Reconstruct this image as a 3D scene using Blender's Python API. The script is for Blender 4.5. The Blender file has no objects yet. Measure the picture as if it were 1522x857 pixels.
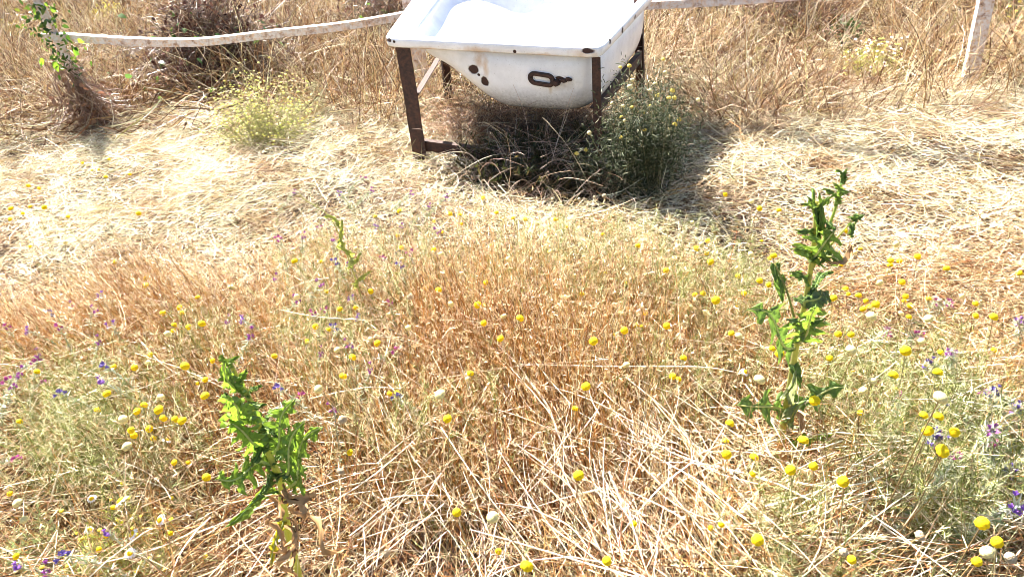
import bpy, bmesh, math, random
import numpy as np
from mathutils import Vector, Matrix
from mathutils.bvhtree import BVHTree
random.seed(11)
rng = np.random.default_rng(11)
scn = bpy.context.scene
COL = scn.collection

# ------------------------------------------------------------------ camera
CAM_H, PITCH, ROLL, FPX = 1.35, math.radians(30), math.radians(4), 1107.0
Fv = np.array([0, math.cos(PITCH), -math.sin(PITCH)])
R0 = np.array([1, 0, 0.]); U0 = np.array([0, math.sin(PITCH), math.cos(PITCH)])
Rv = R0*math.cos(ROLL) - U0*math.sin(ROLL)
Uv = U0*math.cos(ROLL) + R0*math.sin(ROLL)
Cv = np.array([0, 0, CAM_H])
cam_d = bpy.data.cameras.new('camera'); cam = bpy.data.objects.new('camera', cam_d); COL.objects.link(cam)
M = Matrix(((Rv[0], Uv[0], -Fv[0], 0), (Rv[1], Uv[1], -Fv[1], 0), (Rv[2], Uv[2], -Fv[2], CAM_H), (0, 0, 0, 1)))
cam.matrix_world = M
cam_d.sensor_width = 36; cam_d.lens = 36*FPX/1522
cam_d.clip_start = 0.02; cam_d.clip_end = 2000
scn.camera = cam

# ------------------------------------------------------------------ light
TOSUN = Vector((-0.34, 0.52, 0.66)).normalized()
w = bpy.data.worlds.new('World'); scn.world = w; w.use_nodes = True
nt = w.node_tree; bg = nt.nodes['Background']
sk = nt.nodes.new('ShaderNodeTexSky'); sk.sky_type = 'NISHITA'; sk.sun_disc = False
sk.sun_elevation = math.asin(TOSUN.z); sk.sun_rotation = math.atan2(TOSUN.x, TOSUN.y)
nt.links.new(sk.outputs[0], bg.inputs[0]); bg.inputs[1].default_value = 0.05
sd = bpy.data.lights.new('sun', 'SUN'); sd.energy = 5.0; sd.angle = math.radians(0.5); sd.color = (1, .95, .87)
so = bpy.data.objects.new('sun', sd); COL.objects.link(so); so.rotation_mode = 'QUATERNION'
so.rotation_quaternion = TOSUN.to_track_quat('Z', 'Y')
scn.view_settings.view_transform = 'Standard'; scn.view_settings.look = 'None'
scn.view_settings.exposure = 2.65; scn.view_settings.gamma = 1.0
scn.cycles.max_bounces = 6; scn.cycles.diffuse_bounces = 4; scn.cycles.transmission_bounces = 4
scn.cycles.filter_width = 0.85

# ------------------------------------------------------------------ helpers
def ray(px, py):
    return Fv + Rv*(px-761)/FPX + Uv*(428.5-py)/FPX
def at_z(px, py, z):
    d = ray(px, py); return Cv + d*(z-CAM_H)/d[2]
def at_y(px, py, y):
    d = ray(px, py); return Cv + d*y/d[1]
def proj(P):
    v = np.asarray(P) - Cv; dep = v@Fv
    return 761+FPX*(v@Rv)/dep, 428.5-FPX*(v@Uv)/dep
def gh(x, y):                                          # gentle bumps of the ground
    x = np.asarray(x, float); y = np.asarray(y, float)
    h = .018*np.sin(2.3*x+1.1*y)+.014*np.sin(-1.7*x+2.9*y+1)+.010*np.sin(5.1*x-3.7*y+2)+.008*np.sin(7.3*y+4.1*x)
    r = np.sqrt(x*x+y*y); return h*np.clip((30-r)/18, 0, 1)
def nz(x, y, s=1.0, seed=0):                          # smooth 0..1 field
    o = seed*3.17
    v = (np.sin(s*(1.9*x+.7*y)+o)+np.sin(s*(-1.1*x+2.3*y)+1.7*o+1)+np.sin(s*(3.1*x+2.7*y)+2.3*o+2)*.7
         + np.sin(s*(-4.3*x+1.9*y)+o*.9)*.5)
    return .5+.5*v/3.2
def norm(a): return a/np.maximum(np.linalg.norm(a, axis=-1, keepdims=True), 1e-9)

def np_mesh(name, V, Fq, cols=None, smooth=False):
    V = np.ascontiguousarray(V, np.float32); n = Fq.shape[1]
    me = bpy.data.meshes.new(name)
    me.vertices.add(len(V)); me.vertices.foreach_set('co', V.ravel())
    me.loops.add(Fq.size); me.loops.foreach_set('vertex_index', np.ascontiguousarray(Fq, np.int32).ravel())
    me.polygons.add(len(Fq)); me.polygons.foreach_set('loop_start', np.arange(0, Fq.size, n, dtype=np.int32))
    try: me.polygons.foreach_set('loop_total', np.full(len(Fq), n, np.int32))
    except Exception: pass
    if cols is not None:
        a = me.color_attributes.new('col', 'FLOAT_COLOR', 'POINT')
        c = np.ones((len(V), 4), np.float32); c[:, :3] = cols; a.data.foreach_set('color', c.ravel())
    me.update(calc_edges=True); me.validate()
    if smooth: me.polygons.foreach_set('use_smooth', np.ones(len(Fq), bool))
    return me
def ribbon_arrays(P, W, C, side=None, keel=0.0):
    """P (N,K,3) paths, W (N,K) widths, C (N,3) or (N,K,3)"""
    N, K, _ = P.shape
    T = norm(P[:, -1]-P[:, 0])
    if side is None: side = norm(np.cross(T, rng.normal(size=(N, 3))))
    S = side[:, None, :]*(W[:, :, None]/2)
    V = np.stack([P-S, P+S], 2).reshape(-1, 3)
    base = (np.arange(N)[:, None]*K+np.arange(K-1)[None])*2
    base = base.ravel()
    Fq = np.stack([base, base+1, base+3, base+2], 1)
    if C.ndim == 2: C = np.repeat(C[:, None], K, 1)
    return V, Fq, np.repeat(C.reshape(-1, 3), 2, 0)
def tube_arrays(P, Rr, C, m=3):
    N, K, _ = P.shape
    T = norm(np.gradient(P, axis=1))
    ref = norm(rng.normal(size=(N, 1, 3)))
    A = norm(np.cross(T, np.broadcast_to(ref, T.shape))); B = np.cross(T, A)
    th = np.arange(m)*2*np.pi/m
    V = P[:, :, None]+(A[:, :, None]*np.cos(th)[:, None]+B[:, :, None]*np.sin(th)[:, None])*Rr[:, :, None, None]
    V = V.reshape(-1, 3)
    b = (np.arange(N)[:, None, None]*K+np.arange(K-1)[None, :, None])*m
    j = np.arange(m)[None, None]; j2 = (j+1) % m
    Fq = np.stack([(b+j), (b+j2), (b+m+j2), (b+m+j)], -1).reshape(-1, 4)
    if C.ndim == 2: C = np.repeat(C[:, None], K, 1)
    return V, Fq, np.repeat(C.reshape(-1, 3), m, 0)
def merge(parts):
    Vs, Fs, Cs = [], [], []; o = 0
    for V, Fq, C in parts:
        Vs.append(V); Fs.append(Fq+o); Cs.append(C); o += len(V)
    return np.concatenate(Vs), np.concatenate(Fs), np.concatenate(Cs)
def paths(P0, D, L, K, bend=0.0, wob=.15, droop=None):
    """grow N paths from P0 along D of length L with gravity bend and wobble"""
    N = len(P0); P = np.zeros((N, K, 3)); P[:, 0] = P0; d = norm(D)
    wv = rng.normal(size=(N, 3))*wob
    bend = np.broadcast_to(np.asarray(bend, float), (N,))
    for k in range(1, K):
        P[:, k] = P[:, k-1]+d*(L/(K-1))[:, None]
        d = d+wv+rng.normal(size=(N, 3))*wob*.5
        d[:, 2] -= bend
        d = norm(d)
    return P
def tint(C, X, Y, s, seed, lo=.45, amt=1.0):
    k = (np.clip((nz(X, Y, s, seed)-lo)/(1-lo), 0, 1)*amt)[:, None]
    return C*(1-k*np.array([.42, .60, .72]))
def pick(N, pal, wts, jit=.12):
    pal = np.array(pal); wts = np.array(wts, float); wts /= wts.sum()
    c = pal[rng.choice(len(pal), N, p=wts)]
    return np.clip(c*(1+rng.normal(size=(N, 1))*jit)*(1+rng.normal(size=(N, 3))*.05), .004, .95)

# ------------------------------------------------------------------ materials
def new_mat(name):
    m = bpy.data.materials.new(name); m.use_nodes = True
    t = m.node_tree; t.nodes.clear()
    o = t.nodes.new('ShaderNodeOutputMaterial'); return m, t, o
def plant_mat(name, trans=.35, rough=.6, spec=.25, tint=(1, 1, 1)):
    m, t, o = new_mat(name)
    at = t.nodes.new('ShaderNodeAttribute'); at.attribute_name = 'col'
    n = t.nodes.new('ShaderNodeTexNoise'); n.inputs['Scale'].default_value = 60
    tc = t.nodes.new('ShaderNodeNewGeometry'); t.links.new(tc.outputs['Position'], n.inputs['Vector'])
    mr = t.nodes.new('ShaderNodeMapRange'); mr.inputs['To Min'].default_value = .75; mr.inputs['To Max'].default_value = 1.25
    t.links.new(n.outputs[0], mr.inputs[0])
    mu = t.nodes.new('ShaderNodeVectorMath'); mu.operation = 'SCALE'
    t.links.new(at.outputs['Color'], mu.inputs[0]); t.links.new(mr.outputs[0], mu.inputs['Scale'])
    p = t.nodes.new('ShaderNodeBsdfPrincipled'); p.inputs['Roughness'].default_value = rough
    p.inputs['Specular IOR Level'].default_value = spec
    t.links.new(mu.outputs[0], p.inputs['Base Color'])
    tr = t.nodes.new('ShaderNodeBsdfTranslucent')
    tm = t.nodes.new('ShaderNodeVectorMath'); tm.operation = 'MULTIPLY'; tm.inputs[1].default_value = tint
    t.links.new(mu.outputs[0], tm.inputs[0]); t.links.new(tm.outputs[0], tr.inputs[0])
    mx = t.nodes.new('ShaderNodeMixShader'); mx.inputs[0].default_value = trans
    t.links.new(p.outputs[0], mx.inputs[1]); t.links.new(tr.outputs[0], mx.inputs[2]); t.links.new(mx.outputs[0], o.inputs[0])
    return m
M_STRAW = plant_mat('dry_straw', .12, .45, .3)
M_STALK = plant_mat('dry_stalk', .05, .4, .4)
M_LEAF = plant_mat('green_leaf', .52, .45, .4, (1.25, 1.2, .6))
M_PETAL = plant_mat('flower_petal', .15, .7, .1)
M_DEAD = plant_mat('dead_leaf', .15, .85, .05)
M_WOOL = plant_mat('woolly_leaf', .3, .8, .2)

def soil_mat():
    m, t, o = new_mat('dry_soil')
    g = t.nodes.new('ShaderNodeNewGeometry')
    n = t.nodes.new('ShaderNodeTexNoise'); n.inputs['Scale'].default_value = 22; n.inputs['Detail'].default_value = 8
    t.links.new(g.outputs['Position'], n.inputs['Vector'])
    r = t.nodes.new('ShaderNodeValToRGB'); r.color_ramp.elements[0].color = (.022, .012, .007, 1); r.color_ramp.elements[1].color = (.10, .06, .03, 1)
    r.color_ramp.elements[0].position = .3; r.color_ramp.elements[1].position = .75
    t.links.new(n.outputs[0], r.inputs[0])
    p = t.nodes.new('ShaderNodeBsdfPrincipled'); p.inputs['Roughness'].default_value = .95
    t.links.new(r.outputs[0], p.inputs['Base Color'])
    b = t.nodes.new('ShaderNodeBump'); b.inputs['Distance'].default_value = .02
    t.links.new(n.outputs[0], b.inputs['Height']); t.links.new(b.outputs[0], p.inputs['Normal'])
    t.links.new(p.outputs[0], o.inputs[0]); return m
def rust_mat(name, paint=0.0):
    """rusty iron; paint>0 keeps that share of flaking white paint"""
    m, t, o = new_mat(name)
    g = t.nodes.new('ShaderNodeNewGeometry')
    n = t.nodes.new('ShaderNodeTexNoise'); n.inputs['Scale'].default_value = 45; n.inputs['Detail'].default_value = 8; n.inputs['Roughness'].default_value = .7
    n2 = t.nodes.new('ShaderNodeTexNoise'); n2.inputs['Scale'].default_value = 26; n2.inputs['Detail'].default_value = 10; n2.inputs['Roughness'].default_value = .72
    for q in (n, n2): t.links.new(g.outputs['Position'], q.inputs['Vector'])
    r = t.nodes.new('ShaderNodeValToRGB')
    r.color_ramp.elements[0].color = (.018, .008, .006, 1); r.color_ramp.elements[1].color = (.085, .032, .018, 1)
    r.color_ramp.elements[0].position = .35; r.color_ramp.elements[1].position = .7
    t.links.new(n.outputs[0], r.inputs[0])
    p = t.nodes.new('ShaderNodeBsdfPrincipled'); p.inputs['Roughness'].default_value = .75
    if paint:
        r.color_ramp.elements[0].color = (.13, .05, .025, 1); r.color_ramp.elements[1].color = (.34, .17, .09, 1)
        r2 = t.nodes.new('ShaderNodeValToRGB')
        r2.color_ramp.elements[0].position = 1-paint-.02; r2.color_ramp.elements[1].position = 1-paint+.16
        r2.color_ramp.elements[0].color = (0, 0, 0, 1); r2.color_ramp.elements[1].color = (1, 1, 1, 1)
        t.links.new(n2.outputs[0], r2.inputs[0])
        r3 = t.nodes.new('ShaderNodeValToRGB')     # paint itself: stained white
        r3.color_ramp.elements[0].color = (.62, .42, .28, 1); r3.color_ramp.elements[1].color = (.64, .58, .55, 1)
        r3.color_ramp.elements[0].position = .40; r3.color_ramp.elements[1].position = .55
        t.links.new(n.outputs[0], r3.inputs[0])
        mx = t.nodes.new('ShaderNodeMix'); mx.data_type = 'RGBA'
        t.links.new(r2.outputs[0], mx.inputs[0]); t.links.new(r.outputs[0], mx.inputs[6]); t.links.new(r3.outputs[0], mx.inputs[7])
        t.links.new(mx.outputs[2], p.inputs['Base Color'])
    else: t.links.new(r.outputs[0], p.inputs['Base Color'])
    b = t.nodes.new('ShaderNodeBump'); b.inputs['Distance'].default_value = .003; b.inputs['Strength'].default_value = .6
    t.links.new(n.outputs[0], b.inputs['Height']); t.links.new(b.outputs[0], p.inputs['Normal'])
    t.links.new(p.outputs[0], o.inputs[0]); return m
M_RUST = rust_mat('rusty_iron'); M_PAINT = rust_mat('flaking_white_paint', .66)
def enamel_mat(name, chips, stains, grime_shade):
    """white enamel; chips/stains are (x,y,z,r) marks in the tub's own coordinates"""
    m, t, o = new_mat(name); L = t.links
    tc = t.nodes.new('ShaderNodeTexCoord')
    n = t.nodes.new('ShaderNodeTexNoise'); n.inputs['Scale'].default_value = 28; n.inputs['Detail'].default_value = 5
    L.new(tc.outputs['Object'], n.inputs['Vector'])
    def blob(x, y, z, r, sx=1, sz=1, amp=.5, soft=.12):
        s = t.nodes.new('ShaderNodeVectorMath'); s.operation = 'SUBTRACT'; s.inputs[1].default_value = (x, y, z); L.new(tc.outputs['Object'], s.inputs[0])
        v = t.nodes.new('ShaderNodeVectorMath'); v.operation = 'MULTIPLY'; v.inputs[1].default_value = (1/sx, 1, 1/sz); L.new(s.outputs[0], v.inputs[0])
        l = t.nodes.new('ShaderNodeVectorMath'); l.operation = 'LENGTH'; L.new(v.outputs[0], l.inputs[0])
        a = t.nodes.new('ShaderNodeMath'); a.operation = 'MULTIPLY_ADD'; a.inputs[1].default_value = r*amp*2; a.inputs[2].default_value = -r*amp
        L.new(n.outputs[0], a.inputs[0])
        b = t.nodes.new('ShaderNodeMath'); b.operation = 'ADD'; L.new(l.outputs['Value'], b.inputs[0]); L.new(a.outputs[0], b.inputs[1])
        mr = t.nodes.new('ShaderNodeMapRange'); mr.inputs[1].default_value = r*(1-soft); mr.inputs[2].default_value = r*(1+soft)
        mr.inputs[3].default_value = 1; mr.inputs[4].default_value = 0; L.new(b.outputs[0], mr.inputs[0]); return mr.outputs[0]
    def mixc(fac, a, col):
        mx = t.nodes.new('ShaderNodeMix'); mx.data_type = 'RGBA'; L.new(fac, mx.inputs[0]); L.new(a, mx.inputs[6]); mx.inputs[7].default_value = (*col, 1); return mx.outputs[2]
    n2 = t.nodes.new('ShaderNodeTexNoise'); n2.inputs['Scale'].default_value = 3.5; n2.inputs['Detail'].default_value = 9; n2.inputs['Roughness'].default_value = .7
    L.new(tc.outputs['Object'], n2.inputs['Vector'])
    rp = t.nodes.new('ShaderNodeValToRGB'); rp.color_ramp.elements[0].color = (.60, .585, .60, 1); rp.color_ramp.elements[1].color = (.80, .79, .82, 1)
    rp.color_ramp.elements[0].position = .3; rp.color_ramp.elements[1].position = .6
    L.new(n2.outputs[0], rp.inputs[0]); c = rp.outputs[0]
    for s in stains:
        f = blob(*s[:6], amp=1.0, soft=.7); g = t.nodes.new('ShaderNodeMath'); g.operation = 'MULTIPLY'; g.inputs[1].default_value = s[6]; L.new(f, g.inputs[0])
        c = mixc(g.outputs[0], c, s[7])
    # fine dark speckle
    n3 = t.nodes.new('ShaderNodeTexNoise'); n3.inputs['Scale'].default_value = 260; n3.inputs['Detail'].default_value = 2; L.new(tc.outputs['Object'], n3.inputs['Vector'])
    mr = t.nodes.new('ShaderNodeMapRange'); mr.inputs[1].default_value = .70; mr.inputs[2].default_value = .76; L.new(n3.outputs[0], mr.inputs[0])
    c = mixc(mr.outputs[0], c, (.12, .07, .05))
    # speckled grime low on the shell, deepened with painted underside shade
    if grime_shade:
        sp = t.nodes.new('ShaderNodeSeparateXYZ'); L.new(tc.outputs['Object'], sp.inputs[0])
        mr2 = t.nodes.new('ShaderNodeMapRange'); mr2.inputs[1].default_value = grime_shade[0]; mr2.inputs[2].default_value = grime_shade[1]; mr2.inputs[3].default_value = 1.5; mr2.inputs[4].default_value = 0
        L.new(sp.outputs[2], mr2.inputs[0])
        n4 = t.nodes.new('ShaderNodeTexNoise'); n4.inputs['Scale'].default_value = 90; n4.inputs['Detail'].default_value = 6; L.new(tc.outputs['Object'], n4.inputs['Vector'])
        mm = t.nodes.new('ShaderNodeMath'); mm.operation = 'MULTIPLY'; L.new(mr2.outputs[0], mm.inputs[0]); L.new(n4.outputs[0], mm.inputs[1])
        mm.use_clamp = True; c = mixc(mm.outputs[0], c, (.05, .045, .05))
    tot = None
    for s in chips:
        f = blob(*s); c = mixc(f, c, (.045, .018, .012))
        if tot is None: tot = f
        else:
            x = t.nodes.new('ShaderNodeMath'); x.operation = 'MAXIMUM'; L.new(tot, x.inputs[0]); L.new(f, x.inputs[1]); tot = x.outputs[0]
    p = t.nodes.new('ShaderNodeBsdfPrincipled'); L.new(c, p.inputs['Base Color'])
    if tot is not None:
        rr = t.nodes.new('ShaderNodeMapRange'); rr.inputs[3].default_value = .22; rr.inputs[4].default_value = .85; L.new(tot, rr.inputs[0]); L.new(rr.outputs[0], p.inputs['Roughness'])
        b = t.nodes.new('ShaderNodeBump'); b.invert = True; b.inputs['Distance'].default_value = .004; L.new(tot, b.inputs['Height']); L.new(b.outputs[0], p.inputs['Normal'])
    else: p.inputs['Roughness'].default_value = .2
    L.new(p.outputs[0], o.inputs[0]); return m

# ------------------------------------------------------------------ object helpers
def obj(name, me, mat=None, parent=None):
    o = bpy.data.objects.new(name, me); COL.objects.link(o)
    if mat and not me.materials: me.materials.append(mat)
    if parent is not None: o.parent = parent
    return o
def tag(o, label=None, cat=None, group=None, kind=None):
    if label: o['label'] = label
    if cat: o['category'] = cat
    if group: o['group'] = group
    if kind: o['kind'] = kind
    return o
def thing(name, label, cat, loc=(0, 0, 0), group=None):
    o = bpy.data.objects.new(name, None); o.empty_display_size = .05; COL.objects.link(o); o.location = loc
    return tag(o, label, cat, group)
def dup(root, label=None, group=None):
    r = root.copy(); COL.objects.link(r)
    for ch in list(root.children):
        c = ch.copy(); COL.objects.link(c); c.parent = r
        for g in ch.children:
            d = g.copy(); COL.objects.link(d); d.parent = c
    if label: r['label'] = label
    if group: r['group'] = group
    return r
def part(name, arrays, mat, parent, smooth=False):
    """arrays in world coordinates -> child mesh in the parent's frame"""
    V, Fq, C = arrays
    V = V-np.array(parent.location) if parent is not None else V
    return obj(name, np_mesh(name, V, Fq, C, smooth), mat, parent)
def one_tube(pts, r0, r1, col, m=6, K=None):
    P = np.array([pts], float)
    if K:                                            # resample smoothly (Catmull-Rom)
        q = P[0]; n = len(q); q2 = np.vstack([2*q[0]-q[1], q, 2*q[-1]-q[-2]]); out = []
        for s in np.linspace(0, n-1-1e-6, K):
            i = int(s); f = s-i; a, b, c, d = q2[i:i+4]
            out.append(.5*((2*b)+(-a+c)*f+(2*a-5*b+4*c-d)*f*f+(-a+3*b-3*c+d)*f**3))
        P = np.array([out])
    k = P.shape[1]; return tube_arrays(P, np.linspace(r0, r1, k)[None], np.array([[col]*k], float), m)

# ================================================================== SETTING: ground
g1 = np.concatenate([-np.geomspace(400, 6.3, 14), np.linspace(-6, 6, 121), np.geomspace(6.3, 400, 14)])
g2 = np.concatenate([-np.geomspace(400, 1.3, 10), np.linspace(-1, 13, 141), np.geomspace(13.3, 400, 14)])
X, Y = np.meshgrid(g1, g2); Z = gh(X, Y)
nx, ny = len(g1), len(g2)
i = (np.arange(ny-1)[:, None]*nx+np.arange(nx-1)[None]).ravel()
tag(obj('ground', np_mesh('ground', np.stack([X, Y, Z], -1).reshape(-1, 3), np.stack([i, i+1, i+nx+1, i+nx], 1), None, True), soil_mat()), kind='structure')

# ================================================================== BATHTUB
RIM = [np.array(at_y(571, 57, 3.70)), np.array(at_y(893, 73, 3.22))]
def plane_pt(px, py):      # rim plane: through both front corners, rising a little backwards
    a, b = RIM; e = b-a
    up = np.array([.30, .95, .085]); nrm = np.cross(e, up); d = ray(px, py)
    return Cv+d*((a-Cv)@nrm)/(d@nrm)
RIM += [plane_pt(984, -24), plane_pt(630, -24)]       # BR, BL
A, B, Cc, Dd = RIM
TUB_LOC = np.array([(A+B+Cc+Dd)[0]/4, (A+B+Cc+Dd)[1]/4, 0])
Wm = np.linalg.norm(B-A); Dm = np.linalg.norm(Cc-B)
def tubP(u, v, z):
    u = np.asarray(u)[..., None]; v = np.asarray(v)[..., None]
    p = A*(1-u)*(1-v)+B*u*(1-v)+Cc*u*v+Dd*(1-u)*v
    p = p+np.concatenate([np.zeros(p.shape[:-1]+(2,)), np.broadcast_to(np.asarray(z, float)[..., None], p.shape[:-1]+(1,))], -1)
    return p
MM = 128
th = np.arange(MM)/MM*2*np.pi
def sq(n):
    c, s = np.cos(th), np.sin(th); r = (np.abs(c)**n+np.abs(s)**n)**(-1/n); return c*r, s*r
def loop(cu, cv, hu, hv, n): a, b = sq(n); return cu+a*hu, cv+b*hv
tub = thing('bathtub', 'white enamel bathtub with rust chips, set on a rusty iron stand in dry grass', 'bathtub', TUB_LOC)
# flange
fl = []
inner = (.548, .49, .428, .44)                       # opening: centre u,v and half sizes
for (hu, hv, dz, n, blend) in ((.492, .494, -.040, 30, 0), (.4985, .499, -.034, 30, 0), (.500, .500, -.006, 30, 0), (.497, .4975, 0, 30, 0),
                               (.47, .475, .001, 22, 0)):
    u, v = loop(.5, .5, hu, hv, n); fl.append(tubP(u, v, np.full(MM, dz)))
u1, v1 = loop(inner[0], inner[1], inner[2]+.012, inner[3]+.012, 7); fl.append(tubP(u1, v1, np.full(MM, .0)))
u1, v1 = loop(inner[0], inner[1], inner[2], inner[3], 7); fl.append(tubP(u1, v1, np.full(MM, -.006)))
def ring_mesh(loops, close_center=None):
    V = np.concatenate(loops); n = len(loops); fs = []
    for k in range(n-1):
        a = k*MM+np.arange(MM); b = k*MM+(np.arange(MM)+1) % MM
        fs.append(np.stack([a, b, b+MM, a+MM], 1))
    return V, np.concatenate(fs)
def depth_at(u):                                       # shallow seat on the left, deep end on the right
    t = np.clip((u-.22)/.34, 0, 1); t = t*t*(3-2*t); return .165+t*.205
bs = []
for s in [1, .997, .992, .985, .975, .96, .94, .91, .87, .82, .76, .68, .58, .46, .33, .2, .08, .01]:
    bw = np.clip((np.sin(th)-1.2*np.cos(th)+.55)/1.3, 0, 1); bw = bw*bw*(3-2*bw); n = 4.2*(1-bw)+(1.35+.9*np.clip(-np.cos(th), 0, 1))*bw; g = (1-s**n)**(1/n)
    nn = 7-2.0*(1-s)
    u, v = loop(inner[0]+.0*(1-s), inner[1], inner[2]*s, inner[3]*s, nn)
    u = np.clip(u, 0, 1); bs.append(tubP(u, v, -.006-depth_at(u)*g))
Vb, Fb = ring_mesh(bs)
bvh = BVHTree.FromPolygons([Vector(v) for v in Vb.tolist()], Fb.tolist())
def on_tub(px, py):
    d = Vector(ray(px, py)).normalized(); h = bvh.ray_cast(Vector(Cv), d)
    return (np.array(h[0]), np.array(h[1])) if h[0] is not None else (at_y(px, py, 3.5), np.array([0, -1., 0]))
def loc(px, py): return tuple((on_tub(px, py)[0]-TUB_LOC).tolist())
ol = (0.045, .017, .01)
chips = [(*loc(704, 103), .026, 1.25, .85), (*loc(721, 121), .024, .8, 1.1), (*loc(712, 111), .008, 1.2, 1),
         (*loc(833, 116), .012, 2.2, .6)]
TAN = (.50, .27, .09)
stains = [(*loc(713, 88), .02, 1.0, 1.7, .55, TAN), (*loc(722, 100), .016, .7, 2.4, .6, TAN), (*loc(818, 132), .012, .6, 2.2, .5, (.4, .25, .1)),
          (*loc(833, 124), .05, 1.2, .5, .45, (.15, .11, .10)), (*loc(868, 73), .03, .5, .4, .4, TAN), (*loc(705, 72), .02, 2.5, .4, .4, TAN)]
zr = RIM[0][2]
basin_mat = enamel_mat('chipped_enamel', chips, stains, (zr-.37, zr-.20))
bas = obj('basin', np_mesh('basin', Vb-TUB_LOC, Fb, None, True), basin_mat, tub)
sol = bas.modifiers.new('thickness', 'SOLIDIFY'); sol.thickness = .005; sol.offset = 0
def rl(u, v, z=0): return tuple((tubP(np.array(u), np.array(v), np.array(z, float))-TUB_LOC).tolist())
rchips = [(*rl(.945, 0, -.012), .016, 2.2, .7), (*rl(.012, 0, -.01), .012, 2.2, .8), (*rl(.985, 0, -.02), .01, .6, 1), (*rl(.63, 0, -.03), .008, 1, 1),
          (*rl(1, .12, -.01), .012, .7, 1), (*rl(1, .30, -.02), .016, .7, 1), (*rl(1, .5, -.02), .012, 1, 1), (*rl(.82, .47, 0), .005, 1, 1), (*rl(.05, 0, -.014), .006, 1.4, 1)]
rst = [(*rl(.45, 0, -.035), .03, 3, .4, .55, TAN), (*rl(.75, 0, -.04), .03, 3, .3, .5, TAN), (*rl(.2, 0, -.04), .03, 3, .3, .5, TAN), (*rl(.93, 0, -.02), .04, 1.3, .5, .5, TAN)]
Vf, Ff = ring_mesh(fl)
rim = obj('rim', np_mesh('rim', Vf-TUB_LOC, Ff, None, True), enamel_mat('rim_enamel', rchips, rst, None), tub)
sol = rim.modifiers.new('thickness', 'SOLIDIFY'); sol.thickness = .004; sol.offset = 0
# slotted mounting lug bolted to the shell
P1, N1 = on_tub(806, 117)
N1 = N1 if N1[1] < 0 else -N1
ex = norm(np.cross(np.array([0, 0, 1.]), N1)*-1); ex = ex if ex[0] > 0 else -ex
ez = norm(np.cross(ex, N1)); ez = ez if ez[2] > 0 else -ez
bm = bmesh.new()
def stadium(a, r, k=10):
    pts = []
    for j in range(k+1): t = -np.pi/2+np.pi*j/k; pts.append((a+r*math.cos(t), r*math.sin(t)))
    for j in range(k+1): t = np.pi/2+np.pi*j/k; pts.append((-a+r*math.cos(t), r*math.sin(t)))
    return pts
def lug3(x, z, y): return (P1-TUB_LOC+ex*x+ez*z+N1*y-ex*0+np.array([0, 0, -.10*x])).tolist()
loops_ = []
for (a, r, y) in ((.034, .031, .004), (.034, .031, .016), (.032, .028, .019), (.032, .016, .019), (.032, .013, .016), (.032, .013, .004)):
    loops_.append([bm.verts.new(lug3(x, z, y)) for x, z in stadium(a, r)])
for k in range(len(loops_)):
    a, b = loops_[k], loops_[(k+1) % len(loops_)]
    for j in range(len(a)): bm.faces.new((a[j], a[(j+1) % len(a)], b[(j+1) % len(a)], b[j]))
for (cx, cz, r, h) in ((.074, -.004, .016, .03), (-.052, .0, .008, .024), (.128, .016, .010, .008), (.105, .008, .010, .012)):
    c = [bm.verts.new(lug3(cx+r*math.cos(q*math.pi/4)*(1.8 if cx > .1 else 1), cz+r*math.sin(q*math.pi/4), 0)) for q in range(8)]
    d = [bm.verts.new(lug3(cx+r*.8*math.cos(q*math.pi/4)*(1.8 if cx > .1 else 1), cz+r*.8*math.sin(q*math.pi/4), h)) for q in range(8)]
    bm.faces.new(d)
    for q in range(8): bm.faces.new((c[q], c[(q+1) % 8], d[(q+1) % 8], d[q]))
bmesh.ops.recalc_face_normals(bm, faces=bm.faces)
me = bpy.data.meshes.new('mounting_lug'); bm.to_mesh(me); bm.free(); obj('mounting_lug', me, M_RUST, tub)

# ---- iron stand
stand = thing('rusty_stand', 'rusty brown angle iron stand with splayed legs carrying the white bathtub', 'stand', TUB_LOC)
def angle_bar(name, a, b, w1, w2, parent, mat=M_RUST, hint=(1, 0, 0), hint2=None, t=.005):
    """L-section bar from a to b: one flange along hint, the other perpendicular"""
    a = np.array(a, float)-np.array(parent.location); b = np.array(b, float)-np.array(parent.location)
    d = norm(b-a); h = np.array(hint, float); h = norm(h-d*(h@d)); k = np.cross(d, h)
    if hint2 is not None and k@np.array(hint2) < 0: k = -k
    prof = [(0, 0), (w1, 0), (w1, t), (t, t), (t, w2), (0, w2)]
    n = 9; bm = bmesh.new(); rings = []
    for q in range(n):
        c = a+(b-a)*q/(n-1)+rng.normal(size=3)*.0008
        rings.append([bm.verts.new((c+h*x+k*y).tolist()) for x, y in prof])
    for q in range(n-1):
        for j in range(6): bm.faces.new((rings[q][j], rings[q][(j+1) % 6], rings[q+1][(j+1) % 6], rings[q+1][j]))
    bm.faces.new(rings[0][::-1]); bm.faces.new(rings[-1])
    bmesh.ops.recalc_face_normals(bm, faces=bm.faces)
    bmesh.ops.bevel(bm, geom=bm.edges[:], offset=.0008, segments=1, affect='EDGES') if False else None
    me = bpy.data.meshes.new(name); bm.to_mesh(me); bm.free(); return obj(name, me, mat, parent)
def rp(u, v, z): return tubP(np.array(u), np.array(v), np.array(z, float))
foot_fl = at_z(617, 250, -.02)
top_fl = rp(.045, .03, -.045)
angle_bar('leg', foot_fl, top_fl, .075, .06, stand, hint=(1, -.35, 0), hint2=(0, 1, 0))
top_fr = rp(.955, .02, -.045); foot_fr = np.array([top_fr[0]+.015, top_fr[1]+.02, -.02])
angle_bar('leg', foot_fr, top_fr, .038, .06, stand, hint=(1, -.3, 0), hint2=(0, 1, 0))
top_br = rp(.95, .9, -.05); foot_br = np.array([top_br[0]+.03, top_br[1], -.02])
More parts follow.
